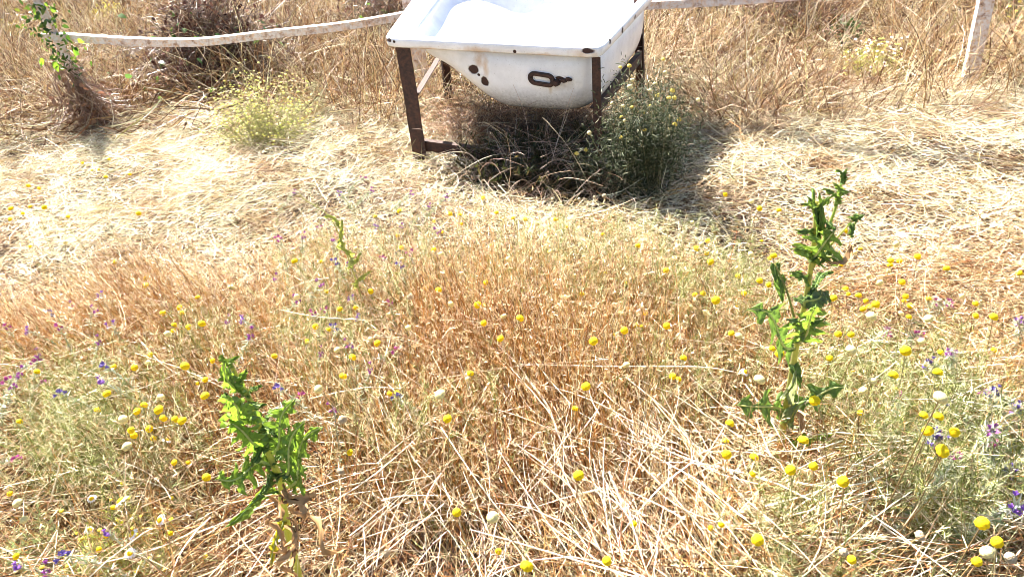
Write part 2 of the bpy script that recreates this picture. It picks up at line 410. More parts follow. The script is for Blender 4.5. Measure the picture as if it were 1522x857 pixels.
angle_bar('leg', foot_br, top_br, .05, .05, stand, hint=(-1, .3, 0), hint2=(0, -1, 0))
top_bl = rp(.08, .78, -.05); foot_bl = np.array([top_bl[0], top_bl[1], -.02])
angle_bar('leg', foot_bl, top_bl, .05, .05, stand, hint=(1, .3, 0), hint2=(0, -1, 0))
def lerp(a, b, t): return a+(b-a)*t
angle_bar('crossbar', lerp(foot_fl, top_fl, .235)+np.array([.03, .012, 0]), lerp(foot_fr, top_fr, .17)+np.array([0, .012, 0]), .055, .035, stand, hint=(0, 0, -1), hint2=(0, 1, 0))
angle_bar('side_bar', lerp(foot_fl, top_fl, .62)+np.array([.05, .02, 0]), lerp(foot_bl, top_bl, .60), .035, .03, stand, hint=(0, 0, -1), hint2=(1, 0, 0))
angle_bar('side_bar', lerp(foot_fr, top_fr, .60)+np.array([.02, .06, 0]), lerp(foot_br, top_br, .62), .05, .03, stand, hint=(0, 0, -1), hint2=(-1, 0, 0))

# ================================================================== FENCE
def fence_pt(px, py, y): return at_y(px, py, y)
fl_base = at_z(152, 205, -.05); fr_base = at_z(1433, 150, -.05); fm_base = at_z(628, 172, -.05)
fence = thing('fence', 'low fence of white painted rusty angle iron posts and bent rails behind the bathtub', 'fence', (fm_base[0], fm_base[1], 0))
tl = at_y(22, -50, fl_base[1]-.05); tm = at_y(586, -60, fm_base[1]+.05); tr = fr_base+norm(at_y(1474, -40, fr_base[1])-fr_base)*1.5
angle_bar('post', fl_base, tl, .07, .06, fence, M_PAINT, hint=(1, -.3, 0), hint2=(-.2, 1, 0))
angle_bar('post', fm_base, tm, .09, .06, fence, M_PAINT, hint=(1, -.2, 0), hint2=(0, 1, 0))
angle_bar('post', fr_base-np.array([.03, 0, 0]), tr-np.array([.04, 0, 0]), .075, .05, fence, M_PAINT, hint=(1, -.25, 0), hint2=(-.3, 1, 0))
def bent_rail(name, pts, h=.042, d=.045, t=.005):
    L0 = np.array(fence.location); V = []; n = len(pts)
    P = np.array(pts)-L0
    # resample
    q = np.vstack([2*P[0]-P[1], P, 2*P[-1]-P[-2]]); out = []
    for s in np.linspace(0, n-1-1e-6, 40):
        i = int(s); f = s-i; a, b, c, e = q[i:i+4]
        out.append(.5*((2*b)+(-a+c)*f+(2*a-5*b+4*c-e)*f*f+(-a+3*b-3*c+e)*f**3))
    P = np.array(out); T = norm(np.gradient(P, axis=0)); up = np.array([0, 0, 1.]); bk = norm(np.cross(up, T)); bk = bk*np.sign(bk[:, 1:2])
    prof = [(0, -h), (0, 0), (d, .004), (d, .004-t), (t, -t), (t, -h)]
    rings = np.stack([P+bk*a+up*b for a, b in prof], 1).reshape(-1, 3); fs = []
    for k in range(len(P)-1):
        for j in range(6): fs.append((k*6+j, k*6+(j+1) % 6, (k+1)*6+(j+1) % 6, (k+1)*6+j))
    me = bpy.data.meshes.new(name); me.from_pydata(rings.tolist(), [], fs+[tuple(range(6))[::-1]][:0]); me.update()
    bm = bmesh.new(); bm.from_mesh(me); bmesh.ops.recalc_face_normals(bm, faces=bm.faces); bm.to_mesh(me); bm.free()
    return obj(name, me, M_PAINT, fence)
yl, ym, yr = fl_base[1]-.08, fm_base[1]-.06, fr_base[1]-.06
px_rail = [(60, 50), (100, 52), (200, 58), (290, 59), (400, 47), (500, 36), (570, 25), (612, 17)]
bent_rail('rail', [at_y(a, b, yl+(ym-yl)*(a-60)/545) for a, b in px_rail])
bent_rail('rail', [at_y(a, b, ym+(yr-ym)*(a-605)/860) for a, b in ((606, 14), (760, 12), (900, 6), (970, 3), (1080, -3), (1200, -12), (1330, -25), (1470, -38))])

bent_rail('rail', [at_z(a, b, .03)+np.array(TOSUN)*(1.30/TOSUN.z) for a, b in ((1000, 192), (1060, 205), (1150, 222), (1240, 240), (1330, 255), (1420, 262), (1522, 275), (1680, 305))], h=.13, d=.09)  # unseen upper rail, added to cast the shadow line on the straw

# ================================================================== GRASS (stuff)
PALE = [(.74, .66, .44), (.62, .51, .29), (.80, .75, .58), (.42, .26, .09), (.18, .08, .03), (.36, .33, .13)]
def dirfield(px, py):
    anc = np.array([(100, 700, 22), (300, 800, 32), (120, 780, 15), (500, 700, 150), (620, 780, 60), (900, 740, 118), (1000, 800, 112), (820, 820, 115),
                    (1200, 800, 12), (1350, 700, 170), (1450, 820, 15), (120, 260, 165), (350, 300, 35), (300, 230, 25), (60, 420, 130), (250, 440, 120),
                    (900, 340, 10), (1100, 240, 30), (1350, 330, 175), (1450, 230, 165), (520, 260, 60), (700, 350, 90), (1000, 180, 40), (1200, 130, 150)], float)
    a2 = np.radians(anc[:, 2])*2; wx = np.zeros_like(px); wy = np.zeros_like(px)
    for (ax, ay, _), t in zip(anc, a2):
        wgt = 1/((px-ax)**2+((py-ay)*1.4)**2+900.)**1.3; wx += wgt*np.cos(t); wy += wgt*np.sin(t)
    a = np.arctan2(wy, wx)/2
    return np.arctan2(np.sin(a)/.62, np.cos(a))
def sample(n, y0, y1, far=False, m=.45):
    """uniform points on the seen strip of ground y0..y1 (plus a margin each side)"""
    Y = rng.uniform(y0**2, y1**2, int(n*1.0))**.5
    hw = .74*(Y*.97+.35)+m
    # widen sampling uniformly over widest
    X = rng.uniform(-1, 1, len(Y))*hw
    keep = rng.uniform(size=len(Y)) < 1.0
    return X[keep], Y[keep]
def lying(n, y0, y1, L, Wd, zmax, pal, wts, K=4, tilt=.22, spread=.45, dens=None, base=0.0, fld=True, bend=.02, wob=.10):
    X, Y = sample(n, y0, y1)
    if dens is not None:
        k = rng.uniform(size=len(X)) < dens(X, Y); X, Y = X[k], Y[k]
    N = len(X)
    px, py = proj(np.stack([X, Y, np.zeros(N)], 1))
    a = dirfield(px, py)+rng.normal(size=N)*spread
    u = rng.uniform(size=N) < .28; a[u] = rng.uniform(0, np.pi, u.sum())
    a += np.pi*(rng.uniform(size=N) < .5)
    el = rng.normal(size=N)*tilt
    D = np.stack([np.cos(a)*np.cos(el), np.sin(a)*np.cos(el), np.sin(el)], 1)
    Ls = rng.uniform(L[0], L[1], N)
    Z = gh(X, Y)+base+.035*np.clip(nz(X, Y, 16, 5)-.35, 0, 1)+zmax*rng.uniform(size=N)**1.3+.4*np.abs(np.sin(el))*Ls*.5
    P0 = np.stack([X, Y, Z], 1)-D*Ls[:, None]*.5
    P = paths(P0, D, Ls, K, bend, wob)
    gz = gh(P[..., 0], P[..., 1])+.001; P[..., 2] = np.maximum(P[..., 2], gz)
    Wb = rng.uniform(Wd[0], Wd[1], N)
    prof = np.ones(K); prof[-1] = .45; prof[0] = .8
    C = tint(pick(N, pal, wts), X, Y, 3.1 if y0 > 4 else 5.3, 12)
    return ribbon_arrays(P, Wb[:, None]*prof, C)
def stand_grass(n, y0, y1, hgt, Wd, pal, wts, dens=None, lean=.25, bend=(.0, .1), K=6, leanfield=None, heads=0.0, hcol=(.62, .45, .25), wob=.05):
    X, Y = sample(n, y0, y1)
    if dens is not None:
        k = rng.uniform(size=len(X)) < dens(X, Y); X, Y = X[k], Y[k]
    N = len(X)
    P0 = np.stack([X, Y, gh(X, Y)-.005], 1)
    D = np.stack([rng.normal(size=N)*lean, rng.normal(size=N)*lean, np.ones(N)], 1)
    if leanfield is not None: D[:, :2] += leanfield(X, Y)
    Ls = (hgt(X, Y) if callable(hgt) else rng.uniform(hgt[0], hgt[1], N))*rng.uniform(.65, 1.12, N)
    P = paths(P0, D, Ls, K, rng.uniform(bend[0], bend[1], N), wob)
    P[..., 2] = np.maximum(P[..., 2], gh(P[..., 0], P[..., 1]))
    Wb = rng.uniform(Wd[0], Wd[1], N); prof = np.linspace(1, .45, K)
    C = tint(pick(N, pal, wts), X, Y, 2.6 if y0 > 3 else 5., 21, .35 if y0 > 3 else .45, 1.15)
    out = [ribbon_arrays(P, Wb[:, None]*prof, C)]
    if heads > 0:                                       # small spikelets near the tops
        k = np.where(rng.uniform(size=N) < heads)[0]
        for rep in range(5):
            f = rng.uniform(.72, 1, len(k)); a = P[k, K-2]*(1-f)[:, None]+P[k, K-1]*f[:, None] if rep > 1 else P[k, K-2]*f[:, None]+P[k, K-1]*(1-f)[:, None]
            d = norm(P[k, K-1]-P[k, K-2])+rng.normal(size=(len(k), 3))*.45
            p = paths(a, d, rng.uniform(.007, .016, len(k)), 3, 0, .05)
            out.append(ribbon_arrays(p, rng.uniform(.0016, .0035, len(k))[:, None]*np.array([.6, 1, .2]), pick(len(k), [hcol, (.72, .6, .4)], [1, .6])))
    return merge(out)
def stuff(name, arrays, mat, label, cat):
    V, Fq, C = arrays
    return tag(obj(name, np_mesh(name, V, Fq, C), mat), label, cat, kind='stuff')

def pxy(X, Y, z=0.): return proj(np.stack([X, Y, np.full(len(X), z)], 1))
def ell(px, py, cx, cy, rx, ry): return np.exp(-(((px-cx)/rx)**2+((py-cy)/ry)**2))

# --- flattened straw: mown strip in the middle distance
def d_mown(X, Y):
    px, py = pxy(X, Y)
    return np.clip(.25+.9*nz(X, Y, 2.2, 1)*(.4+1.1*nz(X, Y, 17, 8)), .15, 1)*(1-.93*np.clip(1.8*ell(px, py, 850, 252, 165, 50), 0, 1))
parts = [lying(270000, 1.75, 4.9, (.02, .095), (.0012, .0027), .08, PALE, [4, 2.2, 6, 1.2, 1.0, .4], K=3, tilt=.38, spread=1.0, dens=d_mown),
         lying(13000, 1.9, 4.9, (.12, .34), (.0014, .0030), .10, PALE, [4, 3, 5, 1, .4, .3], K=5, dens=d_mown, tilt=.22, spread=.7, bend=.05, wob=.16),
         lying(60000, 1.75, 4.9, (.04, .12), (.002, .004), .02, [(.06, .03, .012), (.16, .08, .03), (.03, .018, .01)], [1, 1, 1], K=3)]
stuff('flattened_straw', merge(parts), M_STRAW, 'pale sun bleached cut straw lying flat around the bathtub', 'straw')

# --- litter under the foreground grass
def d_fore(X, Y):
    px, py = pxy(X, Y, .1); return (1-.75*ell(px, py, 140, 690, 230, 90))*(1-.65*ell(px, py, 900, 680, 330, 70))*(1-.5*ell(px, py, 600, 790, 160, 60))*np.clip(.1+1.1*nz(X, Y, 5, 3)*(.25+1.3*nz(X, Y, 19, 14)), .06, 1)
parts = [lying(42000, .70, 2.2, (.05, .20), (.0010, .0022), .14, [(.62,.48,.27),(.38,.19,.07),(.16,.06,.02),(.045,.02,.01),(.30,.28,.10)], [2.4, 2, 3, 6, .8], K=4, tilt=.35, dens=d_fore, wob=.15),
         lying(21000, .70, 2.1, (.10, .30), (.0009, .0019), .24, [(.68, .53, .32), (.38, .18, .06), (.16, .06, .022)], [1, 1.2, 1], K=5, tilt=.40, dens=d_fore, wob=.12, bend=.04)]
parts.append(lying(60000, .72, 2.4, (.008, .035), (.0010, .0026), .24, [(.72, .60, .38), (.45, .22, .07), (.16, .07, .025), (.38, .35, .13)], [3, 1.6, 2.5, 1], K=3, tilt=.5, spread=1.2, dens=d_fore))
stuff('fallen_grass', merge(parts), M_STRAW, 'tangled brown and straw coloured fallen grass in the foreground', 'dry grass')

# --- standing foreground grass
def d_stand(X, Y):
    px, py = pxy(X, Y, .30)
    d = .10+1.0*ell(px, py, 800, 500, 330, 130)+.9*ell(px, py, 200, 430, 260, 80)+.35*ell(px, py, 600, 620, 260, 90)
    d *= .35+.9*nz(X, Y, 4, 7)
    edge = np.where(px < 400, 345+20*np.sin(px/40), np.where(px < 1050, 300, 395))
    d *= np.clip((py-edge)/50, 0, 1)
    d *= 1-.9*np.clip(1.5*ell(px, py, 1140, 600, 75, 60), 0, 1); d *= 1-.85*ell(px, py, 400, 660, 90, 90)
    return np.clip(d, 0, 1)
def h_stand(X, Y): return .24+.20*nz(X, Y, 3, 5)
def lf(X, Y):
    px, py = pxy(X, Y, .2); l = np.zeros((len(X), 2)); l[:, 0] = -.65*ell(px, py, 150, 440, 260, 120)-.10; l[:, 1] = .30*ell(px, py, 150, 440, 260, 120)+.05; return l
ORG = [(.56, .25, .05), (.30, .105, .020), (.62, .36, .11), (.07, .028, .010), (.62, .48, .24), (.24, .21, .06)]
A1 = stand_grass(85000, .85, 2.45, h_stand, (.0008, .0016), ORG, [4, 3, 2.5, 5, 1.8, .9], dens=d_stand, lean=.20, bend=(0, .12), leanfield=lf, heads=.45)
A2 = stand_grass(9000, .70, 2.40, h_stand, (.0010, .0022), [(.68, .58, .36), (.5, .3, .12), (.36, .36, .16)], [1, .8, .4], lean=.55, bend=(.05, .35), heads=.6,
                 dens=lambda X, Y: np.clip((pxy(X, Y, .3)[1]-330)/60, 0, 1))
stuff('standing_dry_grass', merge([A1, A2]), M_STRAW, 'thin upright orange brown dry grass with small seed heads in the foreground', 'dry grass')

# --- bleached broken stalks criss-crossing the foreground
def d_white(X, Y):
    px, py = pxy(X, Y, .12)
    return np.clip(.11*np.clip((py-480)/120, 0, 1)+1.0*ell(px, py, 930, 760, 170, 130)+.5*ell(px, py, 620, 800, 200, 60)+.35*ell(px, py, 1280, 760, 260, 90)+.15*ell(px, py, 250, 820, 220, 70), 0, 1)*(1-.6*ell(px, py, 130, 690, 200, 70))
def stalks(n, y0, y1, L, R, dens, zb=(.03, .26), spread=.42, tilt=.26, col=PALE):
    X, Y = sample(n, y0, y1, m=.2); k = rng.uniform(size=len(X)) < dens(X, Y); X, Y = X[k], Y[k]; N = len(X)
    px, py = pxy(X, Y, .1); a = dirfield(px, py)+rng.normal(size=N)*spread
    u = rng.uniform(size=N) < .22; a[u] = rng.uniform(0, np.pi, u.sum()); a += np.pi*(rng.uniform(size=N) < .5)
    el = rng.normal(size=N)*tilt; D = np.stack([np.cos(a)*np.cos(el), np.sin(a)*np.cos(el), np.sin(el)], 1)
    Ls = rng.uniform(*L, N); Z = gh(X, Y)+rng.uniform(*zb, N); P0 = np.stack([X, Y, Z], 1)-D*Ls[:, None]*.5
    P = paths(P0, D, Ls, 6, .03, .07); P[..., 2] = np.maximum(P[..., 2], gh(P[..., 0], P[..., 1])+.003)
    return tube_arrays(P, rng.uniform(*R, N)[:, None]*np.linspace(1, .6, 6), pick(N, [(.78, .71, .55), (.70, .60, .42), (.66, .48, .28)], [3, 2, 1]), 3)
stuff('broken_stalks', merge([stalks(4600, .72, 2.0, (.10, .42), (.0007, .0019), d_white), stalks(2500, .75, 2.2, (.08, .30), (.0006, .0011), lambda X, Y: np.clip((pxy(X, Y, .2)[1]-430)/100, 0, .8), spread=.8, tilt=.4)]),
      M_STALK, 'long bleached white broken stalks lying across the foreground grass', 'dry stalks')

# --- tall tangled grass behind
def d_back(X, Y):
    px, py = pxy(X, Y, .1)
    e = np.interp(px, [-200, 0, 300, 560, 700, 900, 1000, 1150, 1300, 1522, 1700], [190, 200, 150, 190, 165, 160, 200, 205, 205, 215, 215])
    d = np.clip((e-py)/22, 0, 1)*(.10+1.2*nz(X, Y, 1.9, 9)*(.4+nz(X, Y, 7, 3))); return np.clip(d, 0, 1)
def h_back(X, Y): return .24+.46*nz(X, Y, 1.6, 4)
BK = [(.62, .50, .29), (.42, .26, .11), (.20, .095, .04), (.68, .60, .42), (.28, .26, .09), (.08, .04, .02)]
parts = [lying(90000, 4.3, 13, (.12, .35), (.003, .007), .14, BK, [1.5, 1.5, 3, 1.5, 1, 5], K=4, tilt=.35, spread=.8, wob=.16),
         stand_grass(70000, 3.7, 8.0, h_back, (.0024, .0050), BK, [3.2, 2.4, 3.2, 2.8, 1.1, 4], dens=d_back, lean=.5, bend=(.02, .42), wob=.10, K=6),
         stand_grass(34000, 7.5, 13.5, h_back, (.004, .008), BK, [3, 2.4, 3, 2.0, 1.1, 3], lean=.45, bend=(.02, .4), wob=.10, K=5)]
stuff('tall_tangled_grass', merge(parts), M_STRAW, 'taller tangled dry grass growing along and beyond the fence', 'dry grass')

# --- feathery grey green foliage among the flowers
def feathery(spots, n, hh=(.15, .38), cols=((.26, .27, .08), (.60, .58, .34), (.11, .13, .03)), sub=8, ll=(.012, .03), wl=.0014):
    wsum = np.array([s[4] for s in spots], float); wsum /= wsum.sum()
    idx = rng.choice(len(spots), n, p=wsum); S = np.array([s[:4] for s in spots], float)[idx]
    px = S[:, 0]+rng.normal(size=n)*S[:, 2]*.5; py = S[:, 1]+rng.normal(size=n)*S[:, 3]*.5
    h = rng.uniform(*hh, n); T = np.array([at_z(a, b, c) for a, b, c in zip(px, py, h)])
    P0 = T.copy(); P0[:, :2] += rng.normal(size=(n, 2))*.05; P0[:, 2] = gh(P0[:, 0], P0[:, 1])
    D = T-P0; Ls = np.linalg.norm(D, axis=1); K = 7
    P = paths(P0, D, Ls, K, .01, .05); C = pick(n, cols, [1]*len(cols))
    out = [ribbon_arrays(P, np.full((n, K), .0016)*np.linspace(1, .5, K), C*.9)]
    for k in range(2, K):
        for r in range(sub):
            f = rng.uniform(size=(n, 1)); a = P[:, k-1]*(1-f)+P[:, k]*f
            d = norm(rng.normal(size=(n, 3))+np.array([0, 0, .5]))
            p = paths(a, d, rng.uniform(*ll, n), 3, 0, .2)
            out.append(ribbon_arrays(p, np.full((n, 1), wl)*np.array([.8, 1, .3]), pick(n, cols, [1]*len(cols))))
    return merge(out)
green = [(1180, 710, 80, 40, .8), (1400, 600, 130, 90, 4), (1450, 690, 90, 40, 2), (1320, 520, 200, 70, 4), (600, 380, 200, 60, 3), (900, 380, 180, 60, 3),
         (1080, 400, 120, 60, 2), (470, 470, 110, 60, 2.4), (120, 540, 140, 60, 3), (60, 620, 90, 70, 1.5), (290, 470, 70, 40, 1.5), (640, 560, 160, 50, 1.5),
         (1000, 500, 160, 50, 1), (200, 600, 90, 40, 1), (900, 320, 200, 20, 1), (1250, 840, 200, 30, .6)]
stuff('feathery_foliage', merge([feathery(green, 2400)]), M_WOOL, 'fine grey green feathery leaves growing between the yellow flowers', 'foliage')
# ================================================================== FLOWERS
def uv_dome(r, zs, seg=14, rings=8, bump=.12, z0=0., col=(1, .7, .02), low=-.55):
    V = []; Cs = []
    for i in range(rings+1):
        t = math.pi/2*(1-i/rings)+low*(i/rings)
        for j in range(seg):
            a = 2*math.pi*(j+.5*(i % 2))/seg; q = 1+bump*((i+j) % 2)+rng.normal()*bump*.4
            V.append((r*math.cos(t)*math.cos(a)*q, r*math.cos(t)*math.sin(a)*q, z0+r*zs*math.sin(t)*q))
            k = (.72+.4*((i+j) % 2)); Cs.append([c*k for c in col])  # raised points lighter, hollows darker: shade painted into the colour
    Fs = []
    for i in range(rings):
        for j in range(seg): Fs.append((i*seg+j, i*seg+(j+1) % seg, (i+1)*seg+(j+1) % seg, (i+1)*seg+j))
    return np.array(V), np.array(Fs), np.array(Cs)
def rot_to(arr, d, at):
    q = Vector((0, 0, 1)).rotation_difference(Vector(d)); Rm = np.array(q.to_matrix())
    return arr[0]@Rm.T+at, arr[1], arr[2]
HEADC = {'y': (.86, .60, .012), 'p': (.76, .64, .28), 'w': (.50, .40, .26), 'd': (.86, .60, .02), 'b': (.26, .14, .06)}
def make_flower(kind, h, v):
    root = bpy.data.objects.new('button_flower' if kind != 'd' else 'daisy', None); root.empty_display_size = .02; COL.objects.link(root)
    lean = rng.normal(size=2)*.16
    P = paths(np.zeros((1, 3)), np.array([[lean[0], lean[1], 1.]]), np.array([h]), 8, .0, .045)
    sc = np.array([.20, .13, .05]) if v % 2 else np.array([.27, .24, .10])
    if kind in 'wb': sc = np.array([.36, .24, .11])
    part('stem', tube_arrays(P, np.linspace(.0012, .0009, 8)[None], np.array([sc]), 5), M_STALK, root)
    tip = P[0, -1]; d = norm(P[0, -1]-P[0, -2])+np.array([rng.normal()*.25, rng.normal()*.25-.12, 0]); d = norm(d)
    r = .0088
    hd = uv_dome(r, {'y': .84, 'p': .8, 'w': .8, 'd': .55, 'b': .7}[kind], col=HEADC[kind], z0=.002, bump=.26 if kind in 'wb' else .10, seg=18, rings=10)
    part('flower_head', rot_to(hd, d, tip), M_PETAL, root)
    cup = uv_dome(r*.86, .55, 10, 3, .02, 0, (.30, .33, .13) if kind in 'yd' else (.45, .38, .2), low=-1.35)
    cup = (cup[0]*np.array([1, 1, 1])-np.array([0, 0, .001]), cup[1], cup[2])
    part('calyx', rot_to(cup, d, tip), M_LEAF, root)
    if kind == 'd':
        n = 12; a = np.arange(n)*2*np.pi/n; o = np.stack([np.cos(a), np.sin(a), np.zeros(n)], 1)
        Pp = np.stack([o*.006, o*.011+[0, 0, .001], o*.0165+[0, 0, -.0015], o*.0185+[0, 0, -.004]], 1)
        sd_ = np.cross(o, [0, 0, 1.]); ar = ribbon_arrays(Pp, np.full((n, 4), .0062)*np.array([.6, 1, .95, .4]), np.full((n, 3), .82), side=sd_)
        part('petals', rot_to(ar, d, tip), M_PETAL, root)
    n = 34; f = rng.uniform(.08, .72, n)*7; ii = f.astype(int); ff = (f-ii)[:, None]
    a = P[0, ii]*(1-ff)+P[0, ii+1]*ff; dd = rng.normal(size=(n, 3)); dd[:, 2] = np.abs(dd[:, 2])*.8
    p = paths(a, dd, rng.uniform(.010, .028, n), 4, .05, .2)
    part('foliage', ribbon_arrays(p, np.full((n, 4), .0015)*np.array([.7, 1, .9, .3]), pick(n, [(.32, .35, .17), (.42, .42, .24), (.46, .36, .18)], [2, 1, 1])), M_WOOL, root)
    return root, tip+d*.002
protos = {}
HS = (.17, .24, .31, .37)
def flower(px, py, kind, size, label, group, cat, hidx=None):
    if hidx is None: hidx = 0 if py < 250 else 1 if py < 345 else 2 if py < 470 else 3
    v = random.randrange(3); key = (kind, hidx, v)
    if key not in protos: protos[key] = [*make_flower(kind, HS[hidx], v), False]
    root, tip, used = protos[key]
    o = dup(root) if used else root; protos[key][2] = True
    s = size*random.uniform(.80, 1.06)
    rz = random.uniform(-.7, .7)+(math.pi if random.random() < .3 else 0)
    Rz = np.array(Matrix.Rotation(rz, 3, 'Z')); t = Rz@tip*s
    X = at_z(px, py, t[2]); g = float(gh(X[0]-t[0], X[1]-t[1])); X = at_z(px, py, t[2]+g)
    o.location = (X-t).tolist(); o.rotation_euler = (0, 0, rz); o.scale = (s, s, s)
    tag(o, label, cat, group); return o
# photo positions of the heads: kind, size, x, y
Y = '''y242,465 y271,465 y259,483 y258,491 y280,486 Y300,481 p249,496 y294,442 y267,457 b288,525 w342,459 y224,527 P220,539 y169,545 Y200,546 Y275,544 y316,536
y305,564 s294,570 Y305,588 p168,576 Y159,585 Y145,609 Y214,602 y204,611 Y236,609 Y243,621 Y260,623 B271,625 P183,623 Y195,639 y199,647 Y222,637 y228,651 P189,663 P239,590
y29,626 y55,552 d248,653 y259,687 s280,687 B307,709 s15,733 P26,747 p36,772 d136,740 D179,743 d133,786 d237,772 d193,821 d196,793 s158,795 s169,754 s147,816 s253,792 y24,826
p441,441 y551,433 y485,433 y505,459 y529,457 W610,441 p578,468 w568,454 y651,433 P670,452 Y710,453 s720,454 y719,480 P749,470 Y773,473 y744,503 y469,485 y488,490 y456,507 P501,520
p551,504 y561,510 Y524,531 Y510,559 y408,529 P473,578 w569,556 w602,571 s579,585 y590,584 Y699,555 p695,563 Q654,586 W509,623 Y665,622 p607,487 y520,672 W506,700 Y679,761 Q732,768
s741,819 B782,841 y424,747 w574,821 y865,437 p840,442 P923,466 y959,466 y945,483 s954,485 Y928,491 B991,484 B882,507 d913,497 w986,506 Y1016,532 P931,542 y1000,559 y1009,563
Y871,574 y855,607 Y1033,438 Y1045,436 B1064,446 Y1106,436 p1026,457 P1049,464 d1095,455 Y1087,495 P1098,499 d1108,552 Q1129,564 y1148,518 Y1159,525 y1085,629 s1079,655 Y1194,654
b849,466 Y860,706 B1080,675 B1121,679 C1175,698 B1126,802 Y902,833 Y784,842 s1056,784 s1072,779 y1119,704 s942,778 Y1239,443 y1261,437 Y1283,459 y1292,456 Y1302,452 y1287,447
Q1295,470 y1344,447 Y1346,440 y1353,454 P1339,466 y1351,471 P1380,473 y1380,444 W1397,447 P1430,440 y1450,451 y1450,469 Y1477,471 y1246,496 y1265,497 C1346,521 Q1265,520
Y1398,524 y1477,520 Y1233,532 P1370,507 d1268,552 Y1328,557 B1394,553 P1283,580 s1332,579 C1211,595 y1279,613 Q1398,591 B1373,617 Y1395,619 C1379,640 B1419,642 P1296,566
B1402,672 p1383,683 C1253,715 B1460,777 W1367,795 Y1482,805 P1467,820 W1502,828 Y1452,834 y1266,831 W1254,820 y1209,692 Y1400,667
y123,242 y162,237 s147,252 s137,253 y157,263 y193,259 y42,276 y58,280 Y16,310 y45,307 Y66,308 s34,317 y101,322 Y206,317 y15,326 s45,366 p97,360 y171,389 y217,413 y217,424 P344,427
Y594,314 y558,322 y645,329 Y669,318 y684,319 y738,316 y763,324 y781,326 y718,294 W755,288 y686,333 w670,338 y591,350 Y597,368 Y645,371 p529,370 P597,386 Y438,388 y478,389 p436,371
s658,345 s730,364 y722,420 s719,427 y634,428 Y652,431 p756,385 p656,378 p662,387 p669,394 p749,325 p800,332 y817,374 w681,292 w688,301
W898,291 w884,293 w861,296 w821,296 p900,314 y826,326 s842,337 s896,348 Y948,365 Y1078,289 P1117,299 Y1129,310 Y1158,312 p1124,326 w1060,311 p1029,330 b1063,346 p1158,349
y1052,358 p1043,363 Y1035,369 y1050,376 C1056,389 B990,402 s1132,358 P1116,378 Y1150,380 y1144,384 p1096,398 Y1129,417 y1143,423 y1097,410 s900,406 p854,410 s930,421 s959,408
p818,374 s933,382 Y1257,343 y1279,370 p1271,375 y1250,383 y1250,394 P1332,363 y1337,388 y1324,387 Y1323,394 p1321,403 Y1364,381 Y1407,399 Y1515,406 p1291,410 P1308,420 Y1341,419
w1352,419 y1257,429 y1276,439 p1250,412'''.split()
KS = {'y': ('y', .88), 'Y': ('y', 1.03), 'B': ('y', 1.12), 'C': ('y', 1.22), 's': ('y', .7), 'p': ('p', .9), 'P': ('p', 1.05), 'Q': ('p', 1.3), 'w': ('w', .72), 'W': ('w', .88), 'd': ('d', .68), 'D': ('d', .8), 'b': ('b', .9)}
UNIQ = {(1211, 595): 'largest yellow button flower right of the lobed green plant, above its lowest right leaf',
        (1175, 698): 'large yellow button flower just below the stem of the right lobed green plant',
        (1253, 715): 'large yellow button flower below and right of the right lobed green plant, near the bottom',
        (1379, 640): 'large yellow button flower at the lower right, left one of a level pair',
        (1419, 642): 'yellow button flower at the lower right, right one of a level pair',
        (1346, 521): 'plump yellow button flower right of the lobed green plant, among small silvery leaves',
        (1394, 553): 'bright yellow button flower just above a large cream one at the right',
        (1398, 591): 'large cream button flower at the right below a bright yellow one',
        (1265, 520): 'large cream button flower right of the upper leaves of the right lobed green plant',
        (1295, 470): 'large cream button flower at the lower edge of the dense yellow group at the right',
        (1129, 564): 'large cream button flower left of the stem of the right lobed green plant',
        (1080, 675): 'yellow button flower left of the right lobed green plant, left one of a low pair',
        (1121, 679): 'yellow button flower left of the right lobed green plant, right one of a low pair',
        (1126, 802): 'lone yellow button flower near the bottom edge, right of the bleached stalks',
        (654, 586): 'large cream button flower alone in the middle of the reddish grass',
        (665, 622): 'yellow button flower just below the large cream one in the middle of the reddish grass',
        (732, 768): 'cream yellow button flower low in the middle among bleached stalks',
        (679, 761): 'small bright yellow button flower low in the middle, left of a cream one',
        (782, 841): 'yellow button flower touching the bottom edge near the middle',
        (860, 706): 'yellow button flower above the bundle of bleached stalks',
        (991, 484): 'bright yellow button flower standing alone left of the big pinnate leaf',
        (990, 402): 'yellow button flower standing alone over pale straw, in the middle right',
        (1056, 389): 'plump yellow button flower left of the top of the right lobed green plant',
        (1078, 289): 'single yellow button flower nearest the shadow of the bathtub on the right',
        (307, 709): 'orange yellow button flower touching the left leaf of the left lobed green plant',
        (305, 588): 'yellow button flower just left of the upper leaves of the left lobed green plant',
        (271, 625): 'largest yellow button flower at the right end of the cluster at left',
        (145, 609): 'yellow button flower at the left end of the cluster at left, on a bare stem',
        (509, 623): 'round cream white button flower right of the left lobed green plant',
        (506, 700): 'ragged white seed head right of the left lobed green plant, below the round cream one',
        (29, 626): 'single yellow button flower near the left edge over dark brown grass',
        (1460, 777): 'yellow button flower in the bottom right corner, highest of the ones there',
        (342, 459): 'single white dried button flower above the left lobed green plant',
        (610, 441): 'large white dried button flower in the middle of the orange grass',
        (179, 743): 'largest white daisy at the lower left', (248, 653): 'white daisy just below the yellow cluster at left',
        (1095, 455): 'white daisy just above the left pinnate leaf of the right lobed green plant',
        (1108, 552): 'white daisy left of the right lobed green plant, beside a large cream flower',
        (913, 497): 'white daisy near the middle, left of a lone yellow button flower', (1268, 552): 'white daisy right of the right lobed green plant',
        (755, 288): 'white dried button flower nearest the dark grass below the bathtub',
        (898, 291): 'white dried button flower in front of the right leg of the stand'}
